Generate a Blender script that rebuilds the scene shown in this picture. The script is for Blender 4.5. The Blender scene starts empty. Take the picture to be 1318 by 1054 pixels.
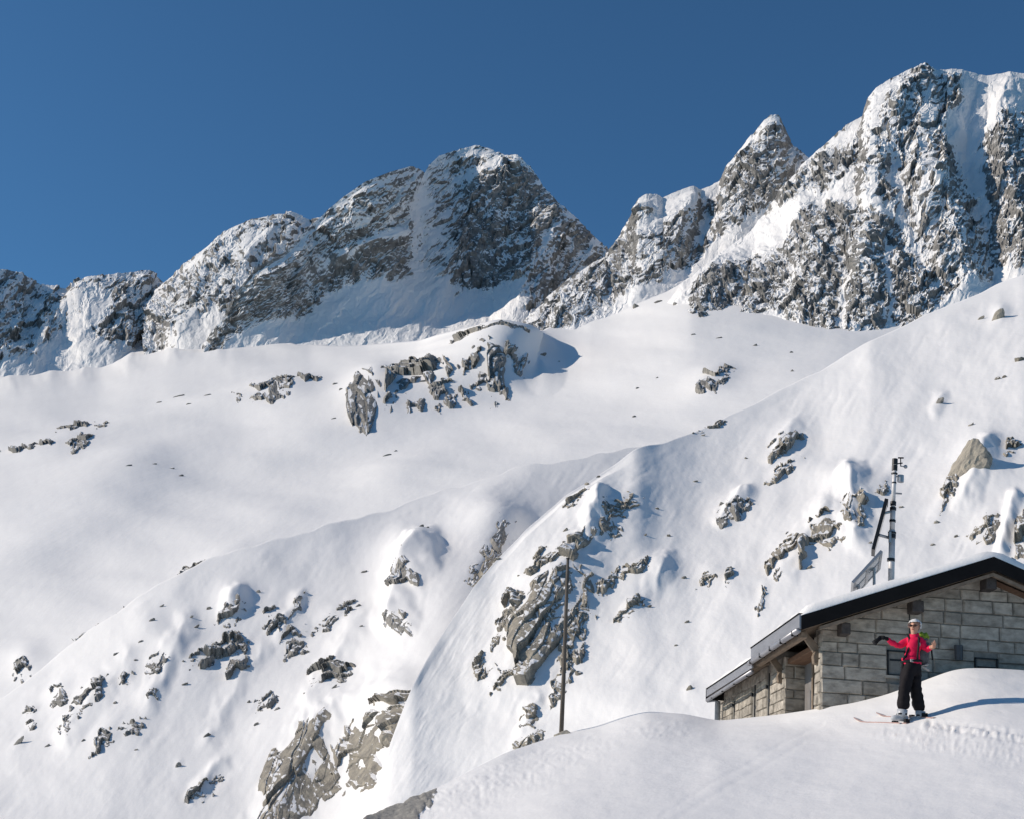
import bpy, bmesh, math, random
import numpy as np
from mathutils import Vector, Matrix

# ------------------------------------------------------------------ camera, sky, sun, exposure
scene = bpy.context.scene
COL = scene.collection
FPX, PITCH, ROLL = 1811.0, math.radians(17), math.radians(4)      # focal length in photo pixels (1318 wide)
_p, _r = PITCH, ROLL
Fv = np.array([0, math.cos(_p), math.sin(_p)])
U0 = np.array([0, -math.sin(_p), math.cos(_p)])
R0 = np.array([1.0, 0, 0])
Rv = math.cos(_r) * R0 + math.sin(_r) * U0
Uv = -math.sin(_r) * R0 + math.cos(_r) * U0
cam = bpy.data.cameras.new('camera')
cam.sensor_width = 36.0
cam.lens = 36.0 * FPX / 1318.0
cam.clip_start = 0.1
cam.clip_end = 20000
camo = bpy.data.objects.new('camera', cam)
COL.objects.link(camo)
camo.matrix_world = Matrix(((Rv[0], Uv[0], -Fv[0], 0), (Rv[1], Uv[1], -Fv[1], 0), (Rv[2], Uv[2], -Fv[2], 0), (0, 0, 0, 1)))
scene.camera = camo

SUN_EL, SUN_BACK = math.radians(25.5), math.radians(-2)              # sun from the left
S = Vector((-math.cos(SUN_EL) * math.cos(SUN_BACK), -math.cos(SUN_EL) * math.sin(SUN_BACK), math.sin(SUN_EL)))
world = bpy.data.worlds.new('World')
scene.world = world
world.use_nodes = True
wn = world.node_tree
wn.nodes.clear()
sky = wn.nodes.new('ShaderNodeTexSky')
sky.sky_type = 'NISHITA'
sky.sun_disc = False
sky.sun_elevation = SUN_EL
sky.sun_rotation = math.atan2(S.x, S.y)
sky.altitude = 2600
sky.air_density = 1.2
sky.dust_density = 0.0
sky.ozone_density = 6.0
bg = wn.nodes.new('ShaderNodeBackground')
bg.inputs[1].default_value = 0.098
wo = wn.nodes.new('ShaderNodeOutputWorld')
tint = wn.nodes.new('ShaderNodeMix')                                # the camera's rendering of the sky: a touch less red
tint.data_type = 'RGBA'
tint.blend_type = 'MULTIPLY'
tint.inputs[0].default_value = 1.0
tint.inputs[7].default_value = (0.68, 0.95, 0.97, 1)
wn.links.new(sky.outputs[0], tint.inputs[6])
wn.links.new(tint.outputs[2], bg.inputs[0])
wn.links.new(bg.outputs[0], wo.inputs[0])
sl = bpy.data.lights.new('sun', 'SUN')
sl.energy = 3.95
sl.angle = math.radians(0.53)
sl.color = (1.0, 0.885, 0.76)
slo = bpy.data.objects.new('sun', sl)
COL.objects.link(slo)
slo.rotation_euler = S.to_track_quat('Z', 'Y').to_euler()
slo.location = (0, 0, 60)
vs = scene.view_settings
vs.view_transform = 'Standard'
vs.look = 'None'
vs.gamma = 1
vs.exposure = 0.05
scene.cycles.max_bounces = 5
scene.cycles.diffuse_bounces = 3

random.seed(7)
rng = np.random.default_rng(7)

# ------------------------------------------------------------------ numpy noise
def hsh(ix, iy, s):
    h = (ix.astype(np.int64) * 374761393 + iy.astype(np.int64) * 668265263 + s * 974634777) & 0xFFFFFFFF
    h = ((h ^ (h >> 13)) * 1274126177) & 0xFFFFFFFF
    h = ((h ^ (h >> 16)) * 2246822519) & 0xFFFFFFFF
    return ((h ^ (h >> 15)) & 0xFFFFFF) / float(0x1000000)

def perlin(x, y, s=0):
    ix, iy = np.floor(x), np.floor(y)
    fx, fy = x - ix, y - iy
    u, v = fx * fx * fx * (fx * (fx * 6 - 15) + 10), fy * fy * fy * (fy * (fy * 6 - 15) + 10)
    def g(dx, dy):
        a = hsh(ix + dx, iy + dy, s) * 6.2831853
        return np.cos(a) * (fx - dx) + np.sin(a) * (fy - dy)
    a = g(0, 0) * (1 - u) + g(1, 0) * u
    b = g(0, 1) * (1 - u) + g(1, 1) * u
    return (a * (1 - v) + b * v) * 1.5

def fbm(x, y, octv=4, s=0, gain=0.5, lac=2.03):
    t = 0; a = 1.0
    for i in range(octv):
        t = t + a * perlin(x, y, s + i * 17); x = x * lac; y = y * lac; a *= gain
    return t

def ridged(x, y, octv=4, s=0):
    t = 0; a = 1.0
    for i in range(octv):
        t = t + a * (1 - 2 * np.abs(perlin(x, y, s + i * 13))); x = x * 2.07; y = y * 2.07; a *= 0.5
    return t

def facets(x, y, s=0, tilt=1.2):
    """blocky relief: every Voronoi cell is a tilted plane at its own height"""
    ix, iy = np.floor(x), np.floor(y)
    best = np.full(x.shape, 1e9); out = np.zeros(x.shape)
    for dx in (-1, 0, 1):
        for dy in (-1, 0, 1):
            cx, cy = ix + dx, iy + dy
            px, py = cx + hsh(cx, cy, s), cy + hsh(cx, cy, s + 1)
            ex, ey = x - px, y - py
            d = ex * ex + ey * ey
            m = d < best
            val = hsh(cx, cy, s + 2) - 0.5 + tilt * ((hsh(cx, cy, s + 3) - 0.5) * ex + (hsh(cx, cy, s + 4) - 0.5) * ey)
            best = np.where(m, d, best); out = np.where(m, val, out)
    return out

def ledges(x, y, tx, ty, s=0, buried=0.0):
    """blocks whose lower edge stands out of the slope and whose upper edge runs in under the snow; (tx, ty) points downhill"""
    ix, iy = np.floor(x), np.floor(y)
    best = np.full(x.shape, 1e9); out = np.zeros(x.shape)
    for dx in (-1, 0, 1):
        for dy in (-1, 0, 1):
            cx, cy = ix + dx, iy + dy
            ex, ey = x - cx - hsh(cx, cy, s), y - cy - hsh(cx, cy, s + 1)
            d = ex * ex + ey * ey
            m = d < best
            t = 0.35 + 0.8 * hsh(cx, cy, s + 3)
            val = hsh(cx, cy, s + 2) - 0.5 + t * (ex * tx + ey * ty) + 0.5 * (hsh(cx, cy, s + 4) - 0.5) * (ex * ty - ey * tx)
            best = np.where(m, d, best); out = np.where(m, val, out)
    return out

def seg_dist(X, Y, poly):
    d = np.full(X.shape, 1e9)
    for (ax, ay), (bx, by) in zip(poly[:-1], poly[1:]):
        vx, vy = bx - ax, by - ay
        t = np.clip(((X - ax) * vx + (Y - ay) * vy) / (vx * vx + vy * vy + 1e-9), 0, 1)
        d = np.minimum(d, np.hypot(X - ax - t * vx, Y - ay - t * vy))
    return d

def inside(X, Y, poly):
    c = np.zeros(X.shape, bool)
    n = len(poly)
    for i in range(n):
        ax, ay = poly[i]; bx, by = poly[(i + 1) % n]
        if ay == by: continue
        m = ((Y < ay) != (Y < by)) & (X < (bx - ax) * (Y - ay) / (by - ay) + ax)
        c ^= m
    return c

def polymask(X, Y, poly, soft):
    """+1 well inside, 0 outside, soft edge of the given width"""
    d = seg_dist(X, Y, list(poly) + [poly[0]])
    sd = np.where(inside(X, Y, poly), d, -d)
    t = np.clip(sd / soft * 0.5 + 0.5, 0, 1)
    return t * t * (3 - 2 * t)

def tent(X, Y, poly, amp, w, pw=1.0):
    return amp * np.clip(1 - seg_dist(X, Y, poly) / w, 0, 1) ** pw

def hump(X, Y, cx, cy, rx, ry, ang, amp):
    c, s = math.cos(math.radians(ang)), math.sin(math.radians(ang))
    dx, dy = X - cx, -(Y - cy)
    a, b = (dx * c + dy * s) / rx, (-dx * s + dy * c) / ry
    return amp * np.exp(-(a * a + b * b) * 1.3)

def pix(x, y):
    """viewing direction of a photo pixel (length one along the optical axis)"""
    x = np.asarray(x, float); y = np.asarray(y, float)
    return ((x - 659) / FPX)[..., None] * Rv + ((527 - y) / FPX)[..., None] * Uv + Fv

def at_y(x, y, Y):
    d = pix(x, y); return Vector(d * (Y / d[1]))

def box_blur(a, k):
    for ax in (0, 1):
        n = a.shape[ax]
        p = np.pad(a, [(k + 1, k) if i == ax else (0, 0) for i in (0, 1)], mode='edge')
        c = np.cumsum(p, axis=ax)
        a = (np.take(c, np.arange(2 * k + 1, 2 * k + 1 + n), axis=ax) - np.take(c, np.arange(0, n), axis=ax)) / (2 * k + 1)
    return a

def rank01(a, w=None):
    """rank of every value among those where w is set, 0..1"""
    ref = np.sort(a[w] if w is not None else a.ravel())
    return np.interp(a, ref[::max(1, len(ref) // 2000)], np.linspace(0, 1, len(ref[::max(1, len(ref) // 2000)])))

# ------------------------------------------------------------------ materials
def new_mat(name):
    m = bpy.data.materials.new(name); m.use_nodes = True
    nt = m.node_tree; nt.nodes.clear()
    o = nt.nodes.new('ShaderNodeOutputMaterial'); b = nt.nodes.new('ShaderNodeBsdfPrincipled')
    nt.links.new(b.outputs[0], o.inputs[0])
    return m, nt, b

def N(nt, kind, **kw):
    n = nt.nodes.new(kind)
    for k, v in kw.items():
        if k.startswith('i_'): n.inputs[int(k[2:])].default_value = v
        else: setattr(n, k, v)
    return n

def noise_node(nt, scale, detail=4, rough=0.6, coord=None, vec=None):
    if vec is None:
        tc = N(nt, 'ShaderNodeTexCoord'); vec = tc.outputs[coord or 'Object']
    n = N(nt, 'ShaderNodeTexNoise'); n.inputs['Scale'].default_value = scale
    n.inputs['Detail'].default_value = detail; n.inputs['Roughness'].default_value = rough
    nt.links.new(vec, n.inputs['Vector'])
    return n

def ramp(nt, fac, stops):
    r = N(nt, 'ShaderNodeValToRGB')
    e = r.color_ramp.elements
    while len(e) < len(stops): e.new(0.5)
    for k, (p, c) in enumerate(stops):
        e[k].position = p; e[k].color = (*c, 1)
    nt.links.new(fac, r.inputs[0])
    return r

def math_node(nt, op, a, b=None, clamp=False):
    n = N(nt, 'ShaderNodeMath', operation=op); n.use_clamp = clamp
    for k, v in enumerate((a, b)):
        if v is None: continue
        if isinstance(v, (int, float)): n.inputs[k].default_value = v
        else: nt.links.new(v, n.inputs[k])
    return n.outputs[0]

SNOW = (0.86, 0.85, 0.835)
ROCK_STOPS = [(0.27, (0.075, 0.077, 0.08)), (0.44, (0.16, 0.158, 0.152)), (0.56, (0.26, 0.25, 0.232)), (0.68, (0.56, 0.555, 0.545))]   # rime whitens the rock in specks

def terrain_material(name, s_rock, s_edge, snow_bumps, edge_amp=0.35, rock_bump=0.6, stops=ROCK_STOPS):
    """snow lying over rock; the vertex value 'rock' says where the rock is bare"""
    m, nt, b = new_mat(name)
    at = N(nt, 'ShaderNodeAttribute', attribute_name='rock')
    ne = noise_node(nt, s_edge, 6, 0.7)
    e = math_node(nt, 'MULTIPLY', math_node(nt, 'SUBTRACT', ne.outputs['Fac'], 0.5), edge_amp * 2)
    v = math_node(nt, 'ADD', at.outputs['Fac'], e)
    mr = N(nt, 'ShaderNodeMapRange', interpolation_type='SMOOTHSTEP')
    mr.inputs['From Min'].default_value = 0.44; mr.inputs['From Max'].default_value = 0.56
    nt.links.new(v, mr.inputs['Value'])
    nr = noise_node(nt, s_rock, 8, 0.72)
    rk = ramp(nt, nr.outputs['Fac'], stops)
    sn = noise_node(nt, snow_bumps[0][0] * 0.5, 3, 0.5)
    sc = ramp(nt, sn.outputs['Fac'], [(0.3, tuple(c * 0.97 for c in SNOW)), (0.7, SNOW)])
    mx = N(nt, 'ShaderNodeMix', data_type='RGBA')
    nt.links.new(mr.outputs[0], mx.inputs[0]); nt.links.new(sc.outputs[0], mx.inputs[6]); nt.links.new(rk.outputs[0], mx.inputs[7])
    nt.links.new(mx.outputs[2], b.inputs['Base Color'])
    b.inputs['Roughness'].default_value = 0.75
    b.inputs['Specular IOR Level'].default_value = 0.25
    # bumps
    prev = None
    for sb_ in snow_bumps:
        sc_, dist = sb_[:2]
        vec = None
        if len(sb_) > 2:                                            # wind-drawn ripples: stretched noise
            tc = N(nt, 'ShaderNodeTexCoord'); mp = N(nt, 'ShaderNodeMapping'); mp.inputs['Scale'].default_value = sb_[2]
            mp.inputs['Rotation'].default_value = (0, 0, 0.5)
            nt.links.new(tc.outputs['Object'], mp.inputs[0]); vec = mp.outputs[0]
        n = noise_node(nt, sc_, 5, 0.6, vec=vec)
        bp = N(nt, 'ShaderNodeBump'); bp.inputs['Strength'].default_value = 1.0; bp.inputs['Distance'].default_value = dist
        nt.links.new(n.outputs['Fac'], bp.inputs['Height'])
        if prev: nt.links.new(prev, bp.inputs['Normal'])
        prev = bp.outputs[0]
    bp = N(nt, 'ShaderNodeBump'); bp.inputs['Distance'].default_value = rock_bump
    nt.links.new(mr.outputs[0], bp.inputs['Strength']); nt.links.new(nr.outputs['Fac'], bp.inputs['Height'])
    nt.links.new(prev, bp.inputs['Normal'])
    nt.links.new(bp.outputs[0], b.inputs['Normal'])
    return m

def boulder_material(name, scale, bump, stops, snow_at=0.72, snow_soft=0.16, lichen=0.0):
    """bare rock with snow lying on whatever faces the sky"""
    m, nt, b = new_mat(name)
    tc = N(nt, 'ShaderNodeTexCoord')
    mp = N(nt, 'ShaderNodeMapping'); mp.inputs['Rotation'].default_value = (0.3, 0.9, 0.2); mp.inputs['Scale'].default_value = (1, 1, 2.6)
    nt.links.new(tc.outputs['Object'], mp.inputs[0])
    nr = noise_node(nt, scale, 9, 0.7, vec=mp.outputs[0])
    rk = ramp(nt, nr.outputs['Fac'], stops)
    col = rk.outputs[0]
    oi = N(nt, 'ShaderNodeObjectInfo')
    hv = N(nt, 'ShaderNodeHueSaturation')
    nt.links.new(math_node(nt, 'ADD', math_node(nt, 'MULTIPLY', oi.outputs['Random'], 0.6), 0.72), hv.inputs['Value'])
    nt.links.new(col, hv.inputs['Color'])
    col = hv.outputs[0]
    if lichen:
        nl = noise_node(nt, scale * 2.2, 6, 0.75)
        lm = N(nt, 'ShaderNodeMapRange'); lm.inputs['From Min'].default_value = 0.58; lm.inputs['From Max'].default_value = 0.7; lm.inputs['To Max'].default_value = lichen
        nt.links.new(nl.outputs['Fac'], lm.inputs['Value'])
        ml = N(nt, 'ShaderNodeMix', data_type='RGBA'); ml.inputs[7].default_value = (0.16, 0.17, 0.07, 1)
        nt.links.new(lm.outputs[0], ml.inputs[0]); nt.links.new(col, ml.inputs[6]); col = ml.outputs[2]
    geo = N(nt, 'ShaderNodeNewGeometry')
    sx = N(nt, 'ShaderNodeSeparateXYZ'); nt.links.new(geo.outputs['Normal'], sx.inputs[0])
    ns = noise_node(nt, scale * 1.1, 6, 0.7)
    nz = math_node(nt, 'ADD', sx.outputs['Z'], math_node(nt, 'MULTIPLY', math_node(nt, 'SUBTRACT', ns.outputs['Fac'], 0.5), 1.1))
    mr = N(nt, 'ShaderNodeMapRange', interpolation_type='SMOOTHSTEP')
    mr.inputs['From Min'].default_value = snow_at - snow_soft * 0.3; mr.inputs['From Max'].default_value = snow_at + snow_soft * 0.3
    nt.links.new(nz, mr.inputs['Value'])
    mx = N(nt, 'ShaderNodeMix', data_type='RGBA'); mx.inputs[7].default_value = (*SNOW, 1)
    nt.links.new(mr.outputs[0], mx.inputs[0]); nt.links.new(col, mx.inputs[6])
    nt.links.new(mx.outputs[2], b.inputs['Base Color'])
    b.inputs['Roughness'].default_value = 0.85; b.inputs['Specular IOR Level'].default_value = 0.2
    bp = N(nt, 'ShaderNodeBump'); bp.inputs['Strength'].default_value = 0.9; bp.inputs['Distance'].default_value = bump
    nt.links.new(nr.outputs['Fac'], bp.inputs['Height']); nt.links.new(bp.outputs[0], b.inputs['Normal'])
    return m

def plain(name, c, rough=0.6, metal=0.0, scale=6, var=0.25, bump=0.0, stretch=(1, 1, 1), rnd=0.0):
    m, nt, b = new_mat(name)
    tc = N(nt, 'ShaderNodeTexCoord'); mp = N(nt, 'ShaderNodeMapping'); mp.inputs['Scale'].default_value = stretch
    nt.links.new(tc.outputs['Object'], mp.inputs[0])
    n = noise_node(nt, scale, 6, 0.65, vec=mp.outputs[0])
    r = ramp(nt, n.outputs['Fac'], [(0.25, tuple(v * (1 - var) for v in c)), (0.75, tuple(min(1, v * (1 + var)) for v in c))])
    col = r.outputs[0]
    if rnd:
        oi = N(nt, 'ShaderNodeObjectInfo'); hv = N(nt, 'ShaderNodeHueSaturation')
        nt.links.new(math_node(nt, 'ADD', math_node(nt, 'MULTIPLY', oi.outputs['Random'], 2 * rnd), 1 - rnd), hv.inputs['Value'])
        nt.links.new(col, hv.inputs['Color']); col = hv.outputs[0]
    nt.links.new(col, b.inputs['Base Color'])
    b.inputs['Roughness'].default_value = rough; b.inputs['Metallic'].default_value = metal
    b.inputs['Specular IOR Level'].default_value = 0.12 if rough >= 0.64 else 0.5
    if bump:
        bp = N(nt, 'ShaderNodeBump'); bp.inputs['Distance'].default_value = bump
        nt.links.new(n.outputs['Fac'], bp.inputs['Height']); nt.links.new(bp.outputs[0], b.inputs['Normal'])
    return m

M = {}
M['far'] = terrain_material('snowy_mountain', 0.11, 0.24, [(0.03, 1.2), (0.2, 0.5)], 0.5, 1.2)
M['mid'] = terrain_material('snow_field', 0.4, 0.5, [(0.03, 0.25), (0.1, 0.22, (1, 0.25, 0.25)), (0.5, 0.05)], 0.2, 0.3)
M['slope'] = terrain_material('snow_slope', 1.0, 1.0, [(0.2, 0.06), (0.8, 0.03, (1, 0.25, 0.25)), (4.0, 0.008)], 0.2, 0.15)
M['near'] = terrain_material('near_snow', 4.0, 4.0, [(0.5, 0.03), (2.2, 0.014, (1, 0.35, 1)), (24.0, 0.004)], 0.2, 0.05)
WARM = [(0.25, (0.11, 0.103, 0.092)), (0.45, (0.25, 0.23, 0.195)), (0.6, (0.36, 0.325, 0.262)), (0.8, (0.50, 0.45, 0.355))]
DARK = [(0.25, (0.10, 0.099, 0.096)), (0.45, (0.21, 0.203, 0.188)), (0.6, (0.31, 0.293, 0.26)), (0.8, (0.44, 0.405, 0.345))]
M['oc_warm'] = terrain_material('warm_outcrop', 1.6, 2.2, [(0.7, 0.05), (4.0, 0.01)], 0.22, 0.12, WARM)
M['oc_dark'] = terrain_material('dark_outcrop', 1.1, 1.6, [(0.5, 0.06), (3.0, 0.015)], 0.22, 0.15, DARK)
M['oc_mid'] = terrain_material('far_outcrop', 0.25, 0.35, [(0.1, 0.3), (0.6, 0.06)], 0.25, 0.7, DARK)
M['oc_slab'] = terrain_material('slab_rock', 7.0, 6.0, [(0.7, 0.03), (12.0, 0.006)], 0.15, 0.02, [(0.25, (0.16, 0.152, 0.14)), (0.5, (0.30, 0.285, 0.255)), (0.75, (0.42, 0.40, 0.35))])
M['rock_warm'] = boulder_material('warm_granite', 1.3, 0.12, WARM, lichen=0.5)
M['rock_dark'] = boulder_material('dark_gneiss', 0.9, 0.15, DARK)
M['rock_mid'] = boulder_material('far_gneiss', 0.18, 0.7, DARK, snow_at=0.66)
PALE = [(p_, tuple(min(1, v_ * 1.55) for v_ in c_)) for p_, c_ in WARM]
M['slab'] = boulder_material('granite_slab', 3.0, 0.03, PALE, snow_at=1.25, lichen=0.3)

# ------------------------------------------------------------------ mesh helpers
def tagged(o, label=None, cat=None, group=None, kind=None):
    if label: o['label'] = label
    if cat: o['category'] = cat
    if group: o['group'] = group
    if kind: o['kind'] = kind
    return o

def link(name, me, mats=None, parent=None):
    o = bpy.data.objects.new(name, me); COL.objects.link(o)
    if mats is not None and me is not None and len(me.materials) == 0:
        for m in (mats if isinstance(mats, (list, tuple)) else [mats]): me.materials.append(M[m] if isinstance(m, str) else m)
    if parent is not None: o.parent = parent
    return o

def empty(name, loc=(0, 0, 0)):
    o = bpy.data.objects.new(name, None); COL.objects.link(o); o.location = loc
    o.empty_display_size = 0.2
    return o

def grid_mesh(name, P, rock=None, flat=False, keep=None):
    nr, nc = P.shape[:2]
    me = bpy.data.meshes.new(name)
    v = P.reshape(-1, 3).astype(np.float32)
    i = np.arange(nr * nc).reshape(nr, nc)
    q = np.stack([i[1:, :-1], i[1:, 1:], i[:-1, 1:], i[:-1, :-1]], -1).reshape(-1, 4).astype(np.int32)
    if keep is not None:                                            # drop what lies buried under the snow
        q = q[keep.ravel()[q].any(1)]
        used = np.unique(q); mp_ = np.zeros(len(v), np.int32); mp_[used] = np.arange(len(used), dtype=np.int32)
        q = mp_[q]; v = v[used]; rock = rock.ravel()[used]
    me.vertices.add(len(v)); me.vertices.foreach_set('co', v.ravel())
    me.loops.add(q.size); me.loops.foreach_set('vertex_index', q.ravel())
    me.polygons.add(len(q)); me.polygons.foreach_set('loop_start', np.arange(0, q.size, 4, dtype=np.int32))
    me.polygons.foreach_set('use_smooth', np.full(len(q), not flat))
    me.update(calc_edges=True)
    if rock is not None:
        a = me.attributes.new('rock', 'FLOAT', 'POINT'); a.data.foreach_set('value', rock.astype(np.float32).ravel())
    return me

def normals(P):
    a = np.gradient(P, axis=1); b = np.gradient(P, axis=0)
    n = np.cross(a, -b)
    n /= np.linalg.norm(n, axis=-1, keepdims=True) + 1e-12
    return n

def polyline(xs, pts):
    px, py = zip(*pts); return np.interp(xs, px, py)

def smooth1(a, k):
    if k < 1: return a
    w = np.exp(-0.5 * (np.arange(-3 * k, 3 * k + 1) / k) ** 2); w /= w.sum()
    return np.convolve(np.pad(a, 3 * k, mode='edge'), w, 'valid')

class Sheet:
    """A landform seen across the valley. rails run left to right, from the crest down; each is a list of
    (photo x, photo y, distance in metres). Inverse distance is blended between rails, so that two rails make a plane."""
    def __init__(self, x0, x1, step, rows, rails, crest_smooth=0, top_pow=1.0, jit=0, jit_to=9999):
        self.xs = np.arange(x0, x1 + step, step); self.step = step
        ys, ds = [], []
        for k, rail in enumerate(rails):
            y = polyline(self.xs, [(a, b) for a, b, c in rail]); d = polyline(self.xs, [(a, c) for a, b, c in rail])
            sm = int((crest_smooth if k == 0 else 24) / step); y = smooth1(y, sm); d = smooth1(d, int(30 / step))
            if k: y = np.maximum(y, ys[-1] + 4)
            ys.append(y); ds.append(d)
        self.ys, self.ds = np.array(ys), np.array(ds)
        yk = self.ys.copy()                                         # the crest line wanders; the slope below it does not
        if jit: ys[0] = ys[0] + jit * fbm(self.xs / 85, self.xs * 0 + 3.3, 3, int(x1)) * np.clip((jit_to - self.xs) / 80, 0, 1); self.ys = np.array(ys)
        t = np.linspace(0, 1, rows) ** top_pow
        self.t = t; self.top_pow = top_pow
        self.X = np.repeat(self.xs[None], rows, 0)
        self.Y = ys[0][None] + (ys[-1] - ys[0])[None] * t[:, None]
        K = len(rails)
        # world distance -> optical depth
        W = []
        for k in range(K):
            d = pix(self.xs, yk[k]); W.append(d[:, 1] / ds[k])
        W = np.array(W)
        w = np.zeros(self.Y.shape)
        # monotone cubic in y for every column
        m = np.zeros_like(W)
        if K > 2:
            s = (W[1:] - W[:-1]) / (yk[1:] - yk[:-1])
            for k in range(1, K - 1):
                m[k] = np.where(s[k - 1] * s[k] > 0, 2 * s[k - 1] * s[k] / (s[k - 1] + s[k] + 1e-15), 0)
            m[0], m[-1] = s[0], s[-1]
        else:
            m[:] = (W[1] - W[0]) / (yk[1] - yk[0])
        for k in range(K - 1):
            h = yk[k + 1] - yk[k]
            u = (self.Y - yk[k]) / h
            sel = (u >= (0 if k else -9)) & (u <= (1 if k < K - 2 else 9))
            v = ((1 + 2 * u) * (1 - u) ** 2 * W[k] + u * (1 - u) ** 2 * h * m[k] + u * u * (3 - 2 * u) * W[k + 1] + u * u * (u - 1) * h * m[k + 1])
            w = np.where(sel, v, w)
        self.D = 1 / np.maximum(w, 1e-6)                            # optical depth
        self.P = pix(self.X, self.Y) * self.D[..., None]
        self.N = normals(self.P)
        self.S = self.D / FPX                                       # metres per photo pixel
        self.disp = np.zeros(self.Y.shape)
        self.rock = np.zeros(self.Y.shape)
    def displace(self, d_px):
        self.disp += d_px * self.S
    def done(self):
        self.Q = self.P + self.N * self.disp[..., None]
        self.NQ = normals(self.Q)
    def look(self, x, y):
        """point and normal of the finished surface at a photo pixel of the undisplaced sheet"""
        c = min(max((x - self.xs[0]) / self.step, 0), len(self.xs) - 1.001)
        i = int(c)
        y0, y1 = np.interp(x, self.xs, self.ys[0]), np.interp(x, self.xs, self.ys[-1])
        t = min(max((y - y0) / (y1 - y0), 0), 0.999) ** (1 / self.top_pow)
        r = t * (len(self.t) - 1); j = int(r); a, b = c - i, r - j
        f = lambda A: (A[j, i] * (1 - a) + A[j, i + 1] * a) * (1 - b) + (A[j + 1, i] * (1 - a) + A[j + 1, i + 1] * a) * b
        return f(self.Q), f(self.NQ), float(f(self.S))
    def build(self, name, mat, back=((0.012, 0.001), (0.05, 0.009), (0.15, 0.055), (0.4, 0.3))):
        top = self.Q[0]
        rows, rr = [], []
        for dy, dz in reversed(back):
            b = top.copy(); s = self.D[0] * 1.0
            b = b * (1 + dy); b[:, 2] -= s * dz                        # runs on just under the line of sight, then falls away
            rows.append(b); rr.append(self.rock[0])
        G = np.concatenate([np.array(rows), self.Q], 0)
        K = np.concatenate([np.array(rr), self.rock], 0)
        o = link(name, grid_mesh(name, G, K, getattr(self, 'flat', False)), mat)
        o['kind'] = 'structure'
        return o

def mountain(sh, ang, stretch, big, cover0, polys, reliefs, seed, rgh=1.0):
    """cover = share of bare rock; snow lies on the flatter facets"""
    X, Y = sh.X, sh.Y
    wx = X + 6 * fbm(X / 22, Y / 22, 3, seed + 90); wy = Y + 6 * fbm(X / 22, Y / 22, 3, seed + 95)
    cover = np.full(X.shape, float(cover0)); soft = np.zeros(X.shape)
    for kind, val, poly in polys:
        pm = polymask(wx, wy, poly, 9)
        cover = cover * (1 - pm) + val * pm
        soft = np.maximum(soft, pm) if kind == 'snow' else soft * (1 - pm)
    c, s = math.cos(math.radians(ang)), math.sin(math.radians(ang))
    wx2 = X + 5 * fbm(X / 14, Y / 14, 3, seed + 70); wy2 = Y + 5 * fbm(X / 14, Y / 14, 3, seed + 75)
    u = (wx2 * c - wy2 * s) / stretch; v = wx2 * s + wy2 * c       # u along the strata, v across
    rough = (1 - 0.9 * soft) * rgh
    d = big * ridged(u / 60, v / 45, 3, seed)
    d = d + rough * (7.5 * facets(u / 30, v / 22, seed + 3, 1.8) + 4.2 * facets(u / 13, v / 9, seed + 5, 1.8) + 2.2 * facets(u / 5.5, v / 4.2, seed + 8, 1.6) + 1.0 * facets(u / 2.8, v / 2.5, seed + 13, 1.6) + 0.9 * fbm(u / 2.6, v / 2.4, 2, seed + 11))
    d = d + soft * 2.0 * fbm(u / 40, v / 30, 2, seed + 40)
    for r in reliefs:
        d = d + tent(X + 5 * fbm(X / 20, Y / 20, 2, seed + 31), Y, *r)
    edge = np.clip((Y - sh.ys[0]) / 18, 0.3, 1)                     # the crest keeps its line
    sh.displace(d * edge)
    sh.done()
    nz = sh.NQ[..., 2]
    st = -(nz - 0.55 * box_blur(nz, 12)) + 0.10 * fbm(X / 9, Y / 9, 3, seed + 57)
    cover = cover + (1 - soft) * (0.26 * perlin(u / 34, v / 6.5, seed + 81) + 0.14 * perlin(u / 14, v / 3.2, seed + 83))   # ledges along the strata
    r = rank01(st) - (1 - cover) + 0.22 * fbm(X / 45, Y / 38, 3, seed + 55) * (1 - soft)
    sh.rock = np.clip(0.5 + 1.5 * r, -0.5, 1.5)
    sh.flat = True

# ------------------------------------------------------------------ far mountains
E1 = Sheet(-260, 262, 1.25, 125, [
    [(-260, 330, 1150), (-120, 350, 1200), (-40, 338, 1240), (0, 346, 1270), (12, 347, 1280), (30, 353, 1300), (58, 366, 1330), (88, 377, 1360), (103, 362, 1300), (120, 357, 1310), (150, 354, 1340), (182, 351, 1380), (203, 357, 1410), (214, 366, 1430), (262, 380, 1450)],
    [(-260, 520, 1040), (0, 500, 1080), (60, 492, 1130), (100, 488, 1100), (150, 485, 1130), (200, 482, 1180), (262, 480, 1200)]])
mountain(E1, 55, 1.5, 2.5, 0.40, [
    ('snow', 0.00, [(70, 440), (110, 395), (135, 378), (150, 400), (120, 440), (150, 455), (215, 440), (220, 500), (-100, 520), (-100, 470)]),
    ('snow', 0.22, [(85, 385), (100, 372), (120, 382), (100, 415), (75, 420), (60, 405)]),
    ('snow', 0.24, [(145, 400), (190, 385), (180, 410), (160, 425)]),
    ('rock', 0.36, [(-100, 350), (30, 355), (85, 380), (70, 420), (40, 465), (-100, 470)]),
    ('rock', 0.45, [(125, 430), (155, 380), (215, 362), (225, 420), (190, 440), (160, 452)])],
    [([(0, 346), (30, 400), (60, 460)], -8, 45), ([(100, 362), (85, 400), (40, 470)], 12, 45), ([(185, 352), (150, 420), (140, 460)], 10, 35)], 100)
E1.build('far_left_ridge', 'far')

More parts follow.
